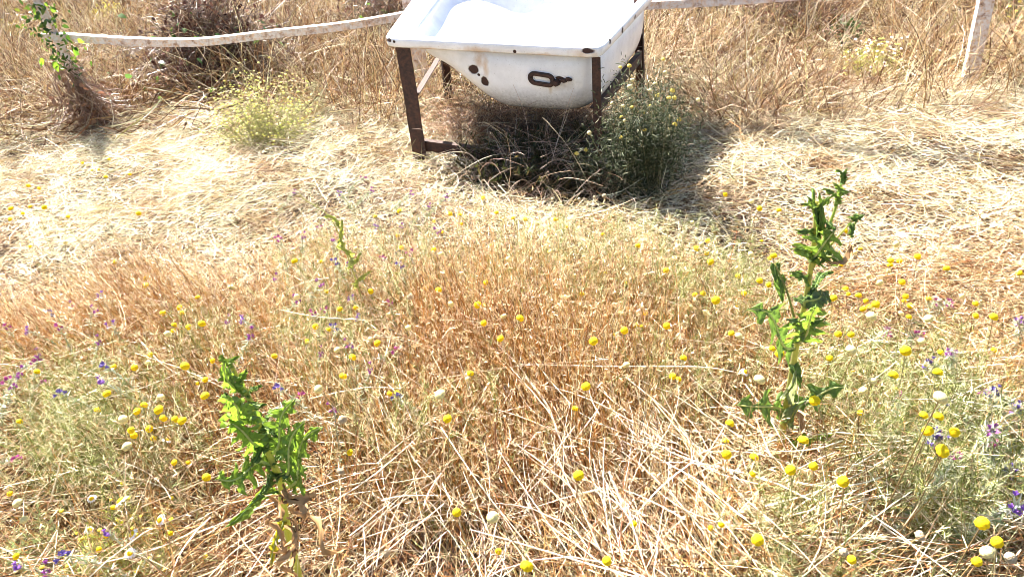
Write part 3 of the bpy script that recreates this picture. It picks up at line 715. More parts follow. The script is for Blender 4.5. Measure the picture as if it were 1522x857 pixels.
def zone(px, py):
    if px < 240 and py < 340: return "on long stems at the far left"
    if px < 400 and py < 500: return 'in the orange grass at the left'
    if px < 400 and py < 700: return "left of the left lobed plant"
    if px < 400: return 'at the lower left corner'
    if py < 345 and px < 1000: return "along the pale straw before the bathtub"
    if px > 1220 and py < 500: return "in the dense group at the right"
    if px > 1180 and py < 730: return 'among silvery leaves at the lower right'
    if px > 1180: return 'at the bottom right corner'
    if px > 980 and py < 480: return "left of the right lobed plant's top"
    if px > 980: return "beside the right lobed plant's lower leaves"
    if px < 640 and py < 600: return "among purple spikes left of the middle"
    if py < 500: return 'in the orange grass at the middle'
    if py < 700: return "in reddish grass below the middle"
    return "among bleached stalks at the bottom"
DESC = {'y': 'bright yellow button flower', 'p': 'faded cream yellow button flower', 'w': 'dried white button flower', 'd': 'white daisy with yellow centre', 'b': 'withered brown button flower'}
SZ = {'s': 'small ', 'B': 'big ', 'C': 'big ', 'Q': 'big '}
for tok in Y:
    k = tok[0]; px, py = map(int, tok[1:].split(',')); kind, size = KS[k]
    if py < 300: size *= .95
    if (px, py) in UNIQ: lab, grp = UNIQ[(px, py)], 'yellow button flowers and daisies'
    else:
        lab = SZ.get(k, '')+DESC[kind]+' '+zone(px, py); grp = SZ.get(k, '')+DESC[kind]+'s '+zone(px, py)
    flower(px, py, kind, size, lab, grp, 'daisy' if kind == 'd' else 'flower', hidx=3 if (px < 240 and py < 340) else None)

# ================================================================== PURPLE BUGLOSS
def make_spike(h, v, big):
    root = bpy.data.objects.new('purple_flower_spike', None); root.empty_display_size = .02; COL.objects.link(root)
    K = 12; P = paths(np.zeros((1, 3)), np.array([[.25*(1 if v % 2 else -1), -.05, 1.]]), np.array([h]), K, .02, .05)
    part('stem', tube_arrays(P, np.linspace(.0022, .0012, K)[None], np.array([[.34, .34, .20]]), 5), M_WOOL, root)
    n = 330 if big else 90; f = rng.uniform(.25, 1, n)**.8*(K-1.01); ii = f.astype(int); ff = (f-ii)[:, None]
    a = P[0, ii]*(1-ff)+P[0, ii+1]*ff; dd = rng.normal(size=(n, 3)); dd[:, 2] += .5
    p = paths(a, dd, rng.uniform(.010, .022, n)*(1.25 if big else 1), 4, .06, .15)
    part('bristly_leaves', ribbon_arrays(p, np.full((n, 4), .0028)*np.array([.7, 1, .8, .2]), pick(n, [(.40, .43, .30), (.58, .60, .50), (.24, .28, .14)], [1, 1.4 if big else .8, 1])), M_WOOL, root)
    tip = P[0, -1]; out = []
    pc = [(.24, .11, .40), (.30, .09, .30), (.13, .09, .28), (.38, .08, .25)][v % 4]
    for q in range(4 if not big else 7):                # small five lobed blossoms round the tip
        c = tip+rng.normal(size=3)*np.array([.006, .006, .007])*(1.3 if big else 1)+[0, 0, .002]; d = norm(rng.normal(size=3)+np.array([0, -.6, .8]))
        n = 5; a = np.arange(n)*2*np.pi/n; o = np.stack([np.cos(a), np.sin(a), np.zeros(n)], 1)
        Pp = np.stack([o*.0008+[0, 0, -.005], o*.0022, o*.0052+[0, 0, .0025]], 1)
        out.append(rot_to(ribbon_arrays(Pp, np.full((n, 3), .0042)*np.array([.5, 1, .7]), pick(n, [pc], [1]), side=np.cross(o, [0, 0, 1.])), d, c))
    part('blossoms', merge(out), M_PETAL, root)
    return root, tip
SPL = [(102, 443), (74, 464), (150, 441), (139, 461), (168, 489), (92, 494), (150, 511), (11, 485), (42, 496), (59, 528), (52, 536), (157, 543), (149, 567), (22, 572), (67, 570), (91, 583), (31, 555), (6, 564), (21, 676), (87, 809), (15, 827), (64, 835), (153, 782),
       (436, 284), (542, 265), (504, 289), (553, 287), (612, 296), (664, 301), (638, 314), (559, 342), (597, 347), (651, 353), (497, 368), (453, 364), (419, 367), (477, 347), (573, 396), (522, 403), (501, 403), (597, 409), (410, 422), (476, 427), (441, 449), (523, 451), (613, 388),
       (486, 462), (533, 480), (582, 459), (480, 528), (586, 525), (592, 594), (467, 468), (498, 493), (523, 520), (554, 557), (498, 612), (442, 587), (418, 585), (338, 480), (360, 478), (375, 500),
       (1398, 434), (1416, 436), (1323, 480), (1367, 489), (1383, 538), (1519, 469), (1411, 522), (1478, 581), (1464, 583), (1337, 590), (1512, 604), (1409, 606), (1387, 653), (1397, 658), (1477, 662), (1502, 702), (1475, 640), (1419, 687), (1513, 755)]
SPU = {(436, 284): 'leftmost purple flower on a long green stalk over the pale straw', (1513, 755): 'woolly silver spike curling down at the right edge near the bottom corner',
       (168, 489): 'magenta and blue flower spike at the right of the purple patch at left', (149, 567): 'bright pink flower spike below the purple patch at left',
       (22, 572): 'bright magenta flower spike at the left edge', (1323, 480): 'magenta flower spike right of the right lobed green plant',
       (1367, 489): 'deep purple flower spike in the middle of the silvery leaves at right', (1416, 436): 'dark blue and purple flower spike at the top of the silvery patch at right',
       (533, 480): 'violet flower spike above the left lobed green plant, brightest of those near it', (592, 594): 'pale violet flower spike left of the large cream flower in the reddish grass',
       (586, 525): 'violet flower at the end of a bent woolly green spike in the middle', (1502, 702): 'blue flower spike on a thick silver stem at the lower right edge'}
sp = {}
for (px, py) in SPL:
    big = px > 1280; hi = 0 if py < 350 else 1 if py < 500 else 2; v = random.randrange(4); key = (big, hi, v)
    if key not in sp: sp[key] = [*make_spike((.20, .28, .33)[hi], v, big), False]
    root, tip, used = sp[key]; o = dup(root) if used else root; sp[key][2] = True
    s = random.uniform(.9, 1.15)*(1.0 if not big else .95); rz = random.uniform(-.9, .9); t = np.array(Matrix.Rotation(rz, 3, 'Z'))@tip*s
    X_ = at_z(px, py, t[2]); o.location = (X_-t).tolist(); o.location[2] = float(gh(*o.location[:2])); o.rotation_euler = (0, 0, rz); o.scale = (s,)*3
    z = ('in the purple patch at left' if px < 250 and py < 600 else 'at the lower left corner' if px < 250 else 'on silvery stems at the right' if px > 1200
         else 'over pale straw in front of the bathtub' if py < 420 else 'in the grass above the left lobed green plant')
    tag(o, SPU.get((px, py), 'small purple flower spike '+z), 'flower spike', 'purple flower spikes '+z)

# ================================================================== LOBED GREEN PLANTS
def lobed_leaf(parent, a, b, hw, roll=0., arch=.12, lobes=4, col=(.07, .17, .025), rib=(.40, .46, .16), yel=0., depth=.75, face=(0, -.6, .8)):
    """pinnately lobed leaf from a to b (world), half width hw metres, teeth along its edge"""
    a = np.array(a); b = np.array(b); L = np.linalg.norm(b-a); d = (b-a)/L
    nrm = np.array(face, float); nrm = norm(nrm-d*(nrm@d)); s = np.cross(d, nrm)
    s, nrm = s*math.cos(roll)+nrm*math.sin(roll), nrm*math.cos(roll)-s*math.sin(roll)
    n = 12*lobes+8; t = np.linspace(0, 1, n)
    env = np.clip(np.sin(np.pi*np.clip(t*.92+.06, 0, 1)**.85), 0, 1)**.6
    curl = rng.normal()*.05; ph = rng.uniform(-.15, .15)
    V = []; C = []; fw = np.linspace(-1, 1, 9)
    mid = a+np.outer(t, d)*L+np.outer(np.sin(np.pi*t)*arch*L, nrm)+np.outer(np.sin(2*np.pi*t)*curl*L, s)
    # droop at the tip
    mid[:, 2] -= (t**2.5)*arch*L*.6
    base = np.array(col)
    for i in range(n):
        for j, q in enumerate(fw):
            sg = 1 if q > 0 else -1
            w = .5+.5*math.cos(2*math.pi*(t[i]*lobes+ph*sg+.5)); w = w**2.1
            teeth = 1+.10*(((i % 3) == 0)-.4)
            hwid = env[i]*(1-min(.86, depth*1.22)*(1-w))*teeth
            if t[i] < .08: hwid = min(hwid, .18)
            if t[i] > .97: hwid *= .3
            x = abs(q)*hwid*hw
            sweep = -(x/hw)*.16*L/lobes*2.2 if True else 0   # lobes swept toward the base
            p = mid[i]+s*sg*x*(1 if abs(q) > 0 else 0)+d*sweep+nrm*(abs(q)**1.4*hwid*hw*(.10 if hw > .016 else .28)+.004*math.sin(i*1.3+j*2.1)*abs(q)+.002*rng.normal())
            V.append(p); k = 1+rng.normal()*.10
            vein = .35 if (i % 6 == 0 and abs(q) > 0) else 0
            c = base*(1-vein)+np.array([.16, .26, .06])*vein
            if abs(q) > .95: c = c*.6+np.array([.22, .30, .06])*.4
            c = c*(1-yel)+np.array([.42, .38, .03])*yel
            C.append(c*k)
    m = 9; Fs = []
    for i in range(n-1):
        for j in range(m-1): Fs.append((i*m+j, i*m+j+1, (i+1)*m+j+1, (i+1)*m+j))
    lf_ = part('leaf', (np.array(V), np.array(Fs), np.array(C)), M_LEAF, parent, True)
    V2, F2, C2 = tube_arrays(mid[None, ::3]+nrm*.0012, np.linspace(.0036, .0011, len(mid[::3]))[None]*min(1, hw/.03+.3), np.array([rib]), 6)
    obj('midrib', np_mesh('midrib', V2-np.array(parent.location), F2, C2, True), M_LEAF, lf_)
    return lf_
def dried_leaf(parent, a, b, hw, col=(.36, .21, .09)):
    a = np.array(a); b = np.array(b); n = 16; t = np.linspace(0, 1, n); d = norm(b-a); s = norm(np.cross(d, rng.normal(size=3))); u = np.cross(d, s); V = []; C = []
    for i in range(n):
        c = a+(b-a)*t[i]+u*.02*math.sin(t[i]*7)+s*.01*math.sin(t[i]*11); w = .7*hw*math.sin(math.pi*min(1, t[i]*.93+.05))**.6*(1+.25*math.sin(i*2.4)); ang = t[i]*1.3
        for q in (-1, -.5, 0, .5, 1):
            V.append(c+(s*math.cos(ang)+u*math.sin(ang))*q*w+(u*math.cos(ang)-s*math.sin(ang))*abs(q)**1.5*w*.9+rng.normal(size=3)*.0015); C.append(np.array(col)*(1+rng.normal()*.15))
    Fs = [(i*5+j, i*5+j+1, i*5+6+j, i*5+5+j) for i in range(n-1) for j in range(4)]
    return part('dried_leaf', (np.array(V), np.array(Fs), np.array(C)), M_STRAW, parent, True)
PXM = lambda y, py: 1/FPX*((at_y(761, py, y)-Cv)@Fv)   # metres per photo pixel at that depth
# right plant
YR = 1.27
rb = at_y(1160, 700, YR); rb[2] = 0
lr = thing('lobed_green_plant', 'tall green plant with deeply lobed leaves on a thick pale stem, right of the middle', 'plant', (rb[0], YR, 0), 'lobed green plants')
base = np.array([rb[0], YR, -.01])
stem_px = [(1163, 640), (1176, 560), (1186, 500), (1200, 430), (1210, 360), (1214, 300)]
sp_ = [base]+[at_y(a, b, YR) for a, b in stem_px]
part('stem', one_tube(sp_, .0085, .0042, (.34, .34, .13), 8, 26), M_LEAF, lr, True)
st2 = [at_y(1208, 395, YR+.01), at_y(1228, 345, YR+.03), at_y(1243, 305, YR+.04), at_y(1252, 262, YR+.05)]
part('side_stem', one_tube(st2, .004, .0022, (.28, .34, .10), 6, 14), M_LEAF, lr, True)
part('side_stem', one_tube([at_y(1205, 400, YR), at_y(1238, 360, YR), at_y(1276, 318, YR+.02)], .003, .0016, (.36, .36, .12), 6, 12), M_LEAF, lr, True)
part('side_stem', one_tube([at_y(1186, 500, YR), at_y(1172, 440, YR-.02), at_y(1152, 392, YR-.03)], .003, .0018, (.20, .22, .10), 6, 12), M_LEAF, lr, True)
G = (.10, .175, .05); GL = (.18, .28, .06); GB = (.12, .18, .12)
def LF(pl, Yp, ax, ay, bx, by, w, dy=-.04, **k):
    m = PXM(Yp, (ay+by)/2)*(1.10 if w >= 18 else .9)
    if w >= 18: k['roll'] = k.get('roll', 0)*.25; k['arch'] = .06; k['face'] = (0, -.75, .66); k['lobes'] = k.get('lobes', 3)+1
    lobed_leaf(pl, at_y(ax, ay, Yp), at_y(bx, by, Yp+dy), w*m, **k)
for (ax, ay, bx, by, w, dy, c, lb, dp) in [
    (1180, 516, 1110, 456, 30, -.06, G, 3, .72), (1187, 508, 1214, 450, 36, -.05, GL, 3, .66), (1164, 609, 1093, 598, 27, -.05, G, 2, .75),
    (1176, 600, 1260, 572, 20, -.02, G, 2, .6), (1176, 660, 1240, 640, 12, -.04, (.13, .20, .03), 3, .5), (1204, 388, 1241, 340, 34, -.04, GL, 3, .7),
    (1204, 385, 1176, 366, 14, -.03, GL, 2, .6), (1209, 372, 1250, 392, 20, -.03, G, 2, .7), (1207, 350, 1182, 338, 10, -.03, G, 2, .6), (1212, 318, 1192, 300, 8, -.02, GL, 2, .5),
    (1213, 312, 1237, 288, 9, -.02, GL, 2, .5), (1215, 330, 1243, 340, 14, -.03, G, 2, .6), (1213, 345, 1209, 274, 6, .01, GL, 1, .2), (1216, 345, 1218, 280, 6, -.01, GL, 1, .2),
    (1212, 350, 1203, 288, 5, 0, G, 1, .2), (1242, 305, 1226, 276, 8, -.02, GL, 2, .5), (1247, 290, 1264, 283, 7, -.02, G, 2, .5), (1251, 270, 1244, 250, 7, -.01, G, 1, .3),
    (1252, 268, 1260, 248, 6, 0, G, 1, .3), (1244, 300, 1240, 268, 7, -.02, GL, 2, .4), (1268, 326, 1284, 318, 9, -.02, G, 2, .4), (1262, 332, 1268, 352, 8, -.02, G, 2, .4),
    (1152, 392, 1153, 418, 9, -.02, G, 1, .2), (1158, 410, 1164, 448, 10, -.02, G, 1, .2), (1199, 440, 1240, 400, 12, .01, G, 2, .4), (1196, 455, 1222, 430, 18, -.03, GB, 2, .2),
    (1187, 500, 1170, 470, 12, -.04, GB, 2, .3), (1190, 480, 1226, 470, 16, -.05, G, 2, .5), (1170, 590, 1184, 545, 12, -.05, (.30, .34, .26), 1, .3), (1168, 625, 1200, 590, 14, -.05, (.14, .2, .12), 1, .3),
    (1198, 420, 1172, 400, 13, -.03, G, 2, .6), (1200, 432, 1236, 448, 14, -.02, GB, 2, .4), (1178, 540, 1190, 575, 10, -.03, G, 1, .3)]:
    LF(lr, YR, ax, ay, bx, by, w, dy, col=c, lobes=lb, depth=dp, roll=rng.normal()*.35, rib=(.62, .64, .30) if w > 14 else (.2, .3, .07))
for (ax, ay, bx, by, w) in [(1166, 660, 1140, 740, 10), (1170, 690, 1200, 735, 12), (1175, 640, 1196, 610, 7), (1176, 700, 1150, 780, 9), (1246, 395, 1260, 362, 6), (1160, 650, 1135, 690, 6), (1180, 735, 1222, 728, 10)]:
    dried_leaf(lr, at_y(ax, ay, YR-.03), at_y(bx, by, YR-.05), w*PXM(YR, by))
# left plant
YL = 1.0
lb0 = at_y(428, 850, YL)
ll_ = thing('lobed_green_plant', 'shorter bushy green plant with toothed lobed leaves leaning left, at the lower left', 'plant', (lb0[0], YL, 0), 'lobed green plants')
sp_ = [np.array([lb0[0]+.01, YL, -.01])]+[at_y(a, b, YL) for a, b in ((424, 770), (418, 720), (398, 668), (374, 600), (352, 560), (340, 535))]
part('stem', one_tube(sp_, .0085, .003, (.34, .36, .13), 8, 26), M_LEAF, ll_, True)
GY = (.17, .28, .05)
for (ax, ay, bx, by, w, dy, c, lb, dp) in [
    (378, 627, 328, 583, 30, -.07, GY, 4, .5), (397, 667, 340, 622, 26, -.05, GY, 4, .55), (402, 692, 320, 708, 27, -.08, GY, 4, .62), (408, 672, 438, 588, 24, -.04, GY, 4, .6),
    (422, 710, 454, 618, 18, -.06, GY, 4, .6), (428, 722, 480, 628, 22, -.05, GY, 4, .62), (356, 580, 330, 530, 16, -.05, GY, 3, .6), (360, 583, 365, 543, 12, -.02, GY, 3, .6),
    (372, 604, 394, 596, 10, -.03, G, 2, .6), (354, 572, 324, 558, 12, -.05, GY, 3, .5), (345, 545, 352, 526, 8, -.02, GY, 2, .5), (342, 540, 330, 524, 7, -.03, GY, 2, .5),
    (385, 640, 420, 640, 14, -.02, G, 3, .5), (370, 610, 345, 600, 14, -.02, G, 3, .5), (404, 690, 440, 660, 12, .02, G, 3, .5), (395, 660, 372, 690, 14, -.06, G, 3, .6),
    (412, 705, 380, 735, 10, -.06, G, 3, .4), (415, 730, 333, 778, 11, -.03, (.16, .25, .03), 2, .3), (410, 710, 460, 690, 12, -.02, G, 3, .6), (366, 590, 388, 570, 8, .01, G, 2, .5),
    (390, 650, 412, 604, 13, .02, G, 3, .5)]:
    LF(ll_, YL, ax, ay, bx, by, w, dy, col=c, lobes=lb, depth=dp, roll=rng.normal()*.3, rib=(.60, .66, .28) if w > 14 else (.2, .3, .07))
LF(ll_, YL, 424, 770, 402, 838, 9, -.05, col=(.4, .4, .05), lobes=2, depth=.4, yel=.8)
for (ax, ay, bx, by, w) in [(424, 740, 468, 728, 9), (430, 755, 510, 828, 9), (425, 770, 430, 857, 8), (420, 760, 405, 830, 7), (420, 735, 400, 775, 7), (428, 730, 455, 775, 7), (424, 780, 440, 840, 6)]:
    dried_leaf(ll_, at_y(ax, ay, YL-.03), at_y(bx, by, YL-.05), w*PXM(YL, by))

# ================================================================== SHRUBS AND OTHER PLANTS
def bush(name, label, cat, c, size, ns, leaf_cols, leaf=(.02, .006), perstem=26, stemcol=(.3, .25, .14), mat=M_LEAF, up=.6, stemr=.0016, group=None, dead=False):
    """c: centre on the ground, size=(rx, ry, h)"""
    root = thing(name, label, cat, (c[0], c[1], 0), group)
    rr = np.sqrt(rng.uniform(size=ns)); a = rng.uniform(0, 2*np.pi, ns)
    tip = np.stack([c[0]+rr*np.cos(a)*size[0], c[1]+rr*np.sin(a)*size[1], size[2]*rng.uniform(.35, 1.25, ns)*(1-.5*rr**2)], 1)
    b = np.stack([c[0]+rr*np.cos(a)*size[0]*.35, c[1]+rr*np.sin(a)*size[1]*.35, np.zeros(ns)], 1)
    K = 7; P = paths(b, tip-b+rng.normal(size=(ns, 3))*.02, np.linalg.norm(tip-b, axis=1), K, .03, .09)
    P[..., 2] = np.maximum(P[..., 2], .003)
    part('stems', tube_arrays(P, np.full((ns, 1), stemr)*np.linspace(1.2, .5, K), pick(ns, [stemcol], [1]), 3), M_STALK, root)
    n = ns*perstem; si = np.repeat(np.arange(ns), perstem); f = rng.uniform(.2, 1, n)*(K-1.01); ii = f.astype(int); ff = (f-ii)[:, None]
    p0 = P[si, ii]*(1-ff)+P[si, ii+1]*ff; d = rng.normal(size=(n, 3)); d[:, 2] += up
    p = paths(p0, d, rng.uniform(.6, 1.3, n)*leaf[0], 4, .08, .15)
    if leaf_cols: part('foliage', ribbon_arrays(p, (rng.uniform(.7, 1.2, n)*leaf[1])[:, None]*np.array([.5, 1, .8, .15]), pick(n, leaf_cols, [1]*len(leaf_cols), .2)), mat, root)
    return root, P[:, -1]
def blossoms(root, tips, n, r, cols, jit=.03, name='blossoms'):
    c = tips[rng.integers(0, len(tips), n)]+rng.normal(size=(n, 3))*jit; c[:, 2] = np.maximum(c[:, 2], .02); out = []
    dome = uv_dome(r, .6, 6, 3, .05, 0, (1, 1, 1)); m = len(dome[0])
    V = (dome[0][None]*rng.uniform(.7, 1.25, (n, 1, 1))+c[:, None]).reshape(-1, 3); F_ = (dome[1][None]+np.arange(n)[:, None, None]*m).reshape(-1, 4)
    return part(name, (V, F_, np.repeat(pick(n, cols, [1]*len(cols), .1), m, 0)), M_PETAL, root)
# yellow green flowering bush at the left
c = at_z(392, 235, 0)
r_, t_ = bush('flowering_bush', 'low yellow green flowering bush growing in the dry grass left of the bathtub', 'bush', (c[0], c[1]+.12), (.27, .24, .40), 170, [(.34, .33, .11), (.42, .40, .18), (.20, .22, .07)], (.016, .0035), 34, mat=M_WOOL)
blossoms(r_, t_, 700, .006, [(.66, .62, .16), (.74, .70, .32), (.52, .52, .16)], .045)
c = at_z(455, 215, 0)
r_, t_ = bush('flowering_bush', 'smaller pale greyish bush between the yellow flowering bush and the stand', 'bush', (c[0], c[1]+.3), (.24, .22, .30), 90, [(.42, .42, .24), (.52, .50, .32)], (.018, .003), 26, mat=M_WOOL)
# button flower plant beside the tub
c = at_z(955, 262, 0)
bb = thing('button_flower_bush', 'dark green bush with many yellow button heads growing against the right end of the bathtub', 'bush', (c[0], c[1]+.15, 0))
cc = np.array([c[0], c[1]+.15]); HB = '508,358 555,350 570,425 557,460 565,528 463,548 523,563 568,570 665,565 690,445 665,480 745,385 735,315 765,520 785,480 795,520 705,508 635,600 513,622 530,640 545,665 548,710 605,675 637,690 665,675 600,725 603,705 768,618 797,660 770,685 690,645 750,720 820,635 512,730 550,740 585,755 618,770 625,815 640,850 342,705 325,795 275,815 685,730 920,530'
hp = [(780+float(a.split(',')[0])*.28, float(a.split(',')[1])*.28) for a in HB.split()]+[(780+x*.28, 220+y*.28) for x, y in ((640, 65), (590, 92), (550, 135), (535, 105), (610, 180), (665, 98), (712, 182), (640, 222), (603, 240), (623, 122))]
stems = []; heads = []
for (px, py) in hp:
    z = float(np.clip(.14+(250-py)*.0034+random.uniform(-.03, .03), .05, .58)); T = at_z(px, py, z); Bp = np.array([cc[0]+(T[0]-cc[0])*.45+random.uniform(-.04, .04), max(T[1], cc[1]-.35)*.5+T[1]*.5+random.uniform(-.02, .06), 0])
    stems.append([Bp, Bp*.6+T*.4+[0, 0, .03], T]); heads.append(T)
S = np.array(stems); part('stems', tube_arrays(S, np.full((len(S), 3), .0014), pick(len(S), [(.22, .20, .10)], [1]), 4), M_STALK, bb)
for T in heads:
    hd = uv_dome(.0088*random.uniform(.85, 1.15), .75, 12, 7, .07, 0, (.74, .56, .12) if random.random() < .5 else (.70, .60, .30)); part('flower_head', rot_to(hd, norm(np.array([random.gauss(0, .3), -.3+random.gauss(0, .3), 1.])), T), M_PETAL, bb)  # heads duller yellow than those in sun: shade put into the colour
n = 15000; si = rng.integers(0, len(S), n); f = rng.uniform(size=(n, 1)); p0 = S[si, 1]*(1-f)+S[si, 2]*f+rng.normal(size=(n, 3))*.045; p0[:, 2] = np.maximum(p0[:, 2]-.03, .01)
p = paths(p0, rng.normal(size=(n, 3))+[0, 0, .4], rng.uniform(.014, .034, n), 4, .06, .2)
part('foliage', ribbon_arrays(p, np.full((n, 4), .0034)*np.array([.6, 1, .8, .2]), pick(n, [(.035, .045, .022), (.075, .085, .045), (.26, .27, .19)], [4, 2, 1.2], .2)), M_WOOL, bb)
# arching dry grass under the tub
def arch_tuft(name, label, spots, n, L, rad, cols, up=1.0):
    cx = np.mean([s[0] for s in spots]); cy = np.mean([s[1] for s in spots]); c0 = at_z(cx, cy, 0)
    root = thing(name, label, 'dry grass', (c0[0], c0[1], 0))
    sp = np.array([at_z(*spots[i], 0) for i in rng.integers(0, len(spots), n)])+np.c_[rng.normal(size=(n, 2))*.06, np.zeros(n)]
    a = rng.uniform(0, 2*np.pi, n); D = np.stack([np.cos(a)*.7, np.sin(a)*.7, np.full(n, up)], 1)
    P = paths(sp, D, rng.uniform(*L, n), 11, rng.uniform(.10, .42, n), .10); P[..., 2] = np.maximum(P[..., 2], .004)
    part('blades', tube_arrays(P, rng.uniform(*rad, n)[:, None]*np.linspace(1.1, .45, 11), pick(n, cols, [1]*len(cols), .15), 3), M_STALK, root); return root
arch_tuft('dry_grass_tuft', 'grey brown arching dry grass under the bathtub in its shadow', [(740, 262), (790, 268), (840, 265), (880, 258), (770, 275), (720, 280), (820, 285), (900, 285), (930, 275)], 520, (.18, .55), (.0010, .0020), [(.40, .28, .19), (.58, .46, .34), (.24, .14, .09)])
arch_tuft('dry_grass_tuft', 'reddish brown dry grass standing behind the left leg of the stand', [(670, 210), (700, 215), (730, 210), (660, 195), (690, 190)], 420, (.18, .42), (.0010, .0018), [(.50, .30, .16), (.36, .18, .09), (.6, .46, .3)], 1.8)
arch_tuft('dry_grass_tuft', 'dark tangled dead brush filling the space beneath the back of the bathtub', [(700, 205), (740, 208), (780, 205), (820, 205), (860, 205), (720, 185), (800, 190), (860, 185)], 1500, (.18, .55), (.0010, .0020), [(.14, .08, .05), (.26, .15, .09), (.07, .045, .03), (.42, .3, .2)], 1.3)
arch_tuft('dry_grass_tuft', 'tan dry grass growing up against the right side of the bathtub rim', [(940, 150), (955, 170), (965, 130), (980, 150), (935, 120), (950, 190)], 480, (.3, .62), (.0012, .0022), [(.55, .42, .26), (.40, .26, .14), (.68, .58, .4)], 2.2)
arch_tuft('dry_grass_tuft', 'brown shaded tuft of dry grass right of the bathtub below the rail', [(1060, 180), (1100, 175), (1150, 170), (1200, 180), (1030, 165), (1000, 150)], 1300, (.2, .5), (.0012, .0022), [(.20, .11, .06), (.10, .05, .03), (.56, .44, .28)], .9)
c = at_z(835, 275, 0)
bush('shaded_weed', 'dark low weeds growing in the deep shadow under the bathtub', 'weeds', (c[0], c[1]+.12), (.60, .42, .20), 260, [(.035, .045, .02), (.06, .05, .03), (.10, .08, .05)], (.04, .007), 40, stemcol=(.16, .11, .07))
# dead vine on the left post with ivy leaves
def leafy(parent, pts, n, jit, size, cols, name='leaf_cluster', mat=M_LEAF):
    pts = np.array(pts); c = pts[rng.integers(0, len(pts), n)]+rng.normal(size=(n, 3))*jit; c[:, 2] = np.maximum(c[:, 2], .01)
    d = norm(rng.normal(size=(n, 3))+[0, -.5, -.2]); s = norm(np.cross(d, rng.normal(size=(n, 3))+[0, 0, 0])); L = rng.uniform(.6, 1.3, n)*size
    P = np.stack([c, c+d*L[:, None]*.3, c+d*L[:, None]*.7, c+d*L[:, None]], 1); P[:, 1:3, 2] += L[:, None]*.08
    return part(name, ribbon_arrays(P, L[:, None]*np.array([.25, .6, .45, .05]), pick(n, cols, [1]*len(cols), .2), side=s), mat, parent)
c = at_z(150, 195, 0)
dv = thing('dead_vine', 'brown dead vine hanging on the left fence post, with some green leaves at its top', 'vine', (c[0], c[1], 0))
top = at_y(75, 60, fl_base[1]-.1); n = 420
f = rng.uniform(size=(n, 1)); b_ = c+(top-c)*f*.75+rng.normal(size=(n, 3))*np.array([.06, .04, .03]); b_[:, 2] = np.maximum(b_[:, 2], .01)
P = paths(b_, rng.normal(size=(n, 3))*[.5, .4, .3]+[.35, -.1, -.7], rng.uniform(.12, .40, n), 7, .05, .12); P[..., 2] = np.maximum(P[..., 2], .004)
part('stems', tube_arrays(P, rng.uniform(.001, .003, n)[:, None]*np.linspace(1, .6, 7), pick(n, [(.16, .09, .06), (.26, .15, .10), (.42, .30, .2)], [3, 2, 1]), 4), M_STALK, dv)
leafy(dv, b_[(f[:, 0] < .7)], 330, .05, .035, [(.20, .11, .07), (.30, .17, .10), (.14, .08, .05)], 'dead_leaves', M_DEAD)
leafy(dv, [at_y(a, b, fl_base[1]-.12) for a, b in ((62, 20), (85, 55), (95, 90), (105, 100), (90, 75), (58, 40), (75, 28), (50, 25))], 210, .05, .03, [(.03, .06, .015), (.05, .10, .02), (.10, .15, .03)], 'green_leaves')
leafy(dv, [at_y(120, 72, fl_base[1]-.15), at_y(78, 88, fl_base[1]-.2)], 14, .03, .05, [(.16, .32, .04)], 'green_leaves')
# dark bramble heap behind the fence
def heap(label, px, py, rx, h, dep, n, green=60, name='dead_bramble', leafcol=((.16, .08, .06), (.24, .13, .09), (.36, .22, .15))):
    c = at_y(px, py, dep); c[2] = 0; root = thing(name, label, 'dead bush', (c[0], c[1], 0))
    a = rng.uniform(0, 2*np.pi, n); r = np.sqrt(rng.uniform(size=n)); b = np.stack([c[0]+r*np.cos(a)*rx, c[1]+r*np.sin(a)*rx*.6, rng.uniform(0, 1, n)*h*(1-r**2)*.8], 1)
    P = paths(b, rng.normal(size=(n, 3))+[0, 0, .8], rng.uniform(.12, .5, n), 7, .12, .14); P[..., 2] = np.maximum(P[..., 2], .004)
    part('stems', tube_arrays(P, rng.uniform(.0012, .0032, n)[:, None]*np.linspace(1, .6, 7), pick(n, [(.09, .05, .035), (.17, .095, .06), (.42, .31, .2)], [3, 2, 1]), 3), M_STALK, root)
    if leafcol: leafy(root, P[:, 3], n, .06, .034, leafcol, 'dead_leaves', M_DEAD)
    if green: leafy(root, P[:40, 6]+np.array([0, -.1, .12]), green, .08, .05, [(.07, .14, .04), (.12, .2, .08)], 'green_leaves')
heap('large dark brown heap of dead brambles with a few green leaves behind the left rail', 312, 52, .42, .85, 5.6, 3200, 60, 'dead_bramble', ((.07, .035, .03), (.12, .06, .045), (.22, .12, .08)))
heap('small low dark clump of dead leaves on the straw left of the yellow flowering bush', 262, 152, .09, .10, at_z(262, 157, 0)[1], 60, 12, 'dead_leaf_clump')
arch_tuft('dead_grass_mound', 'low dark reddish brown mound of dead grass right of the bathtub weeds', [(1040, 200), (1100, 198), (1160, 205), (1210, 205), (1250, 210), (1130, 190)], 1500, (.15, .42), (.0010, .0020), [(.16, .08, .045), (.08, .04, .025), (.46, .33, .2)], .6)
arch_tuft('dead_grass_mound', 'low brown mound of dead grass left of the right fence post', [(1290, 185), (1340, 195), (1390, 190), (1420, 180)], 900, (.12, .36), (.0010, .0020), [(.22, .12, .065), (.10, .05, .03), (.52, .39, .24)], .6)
heap('dark dead bush at the top between the bramble heap and the bathtub', 560, 8, .35, .5, 7.2, 900, 40)
heap('dark brown dead bush half hidden in tall grass right of the bathtub', 1180, 25, .30, .50, 5.9, 900, 0)
def plant(name, label, px, py, rx, h, ns, cols, leaf, bl=None, **k):
    c = at_z(px, py, 0); r, t = bush(name, label, 'plant', (c[0], c[1]), (rx, rx*.7, h), ns, cols, leaf, **k)
    if bl: blossoms(r, t, *bl)
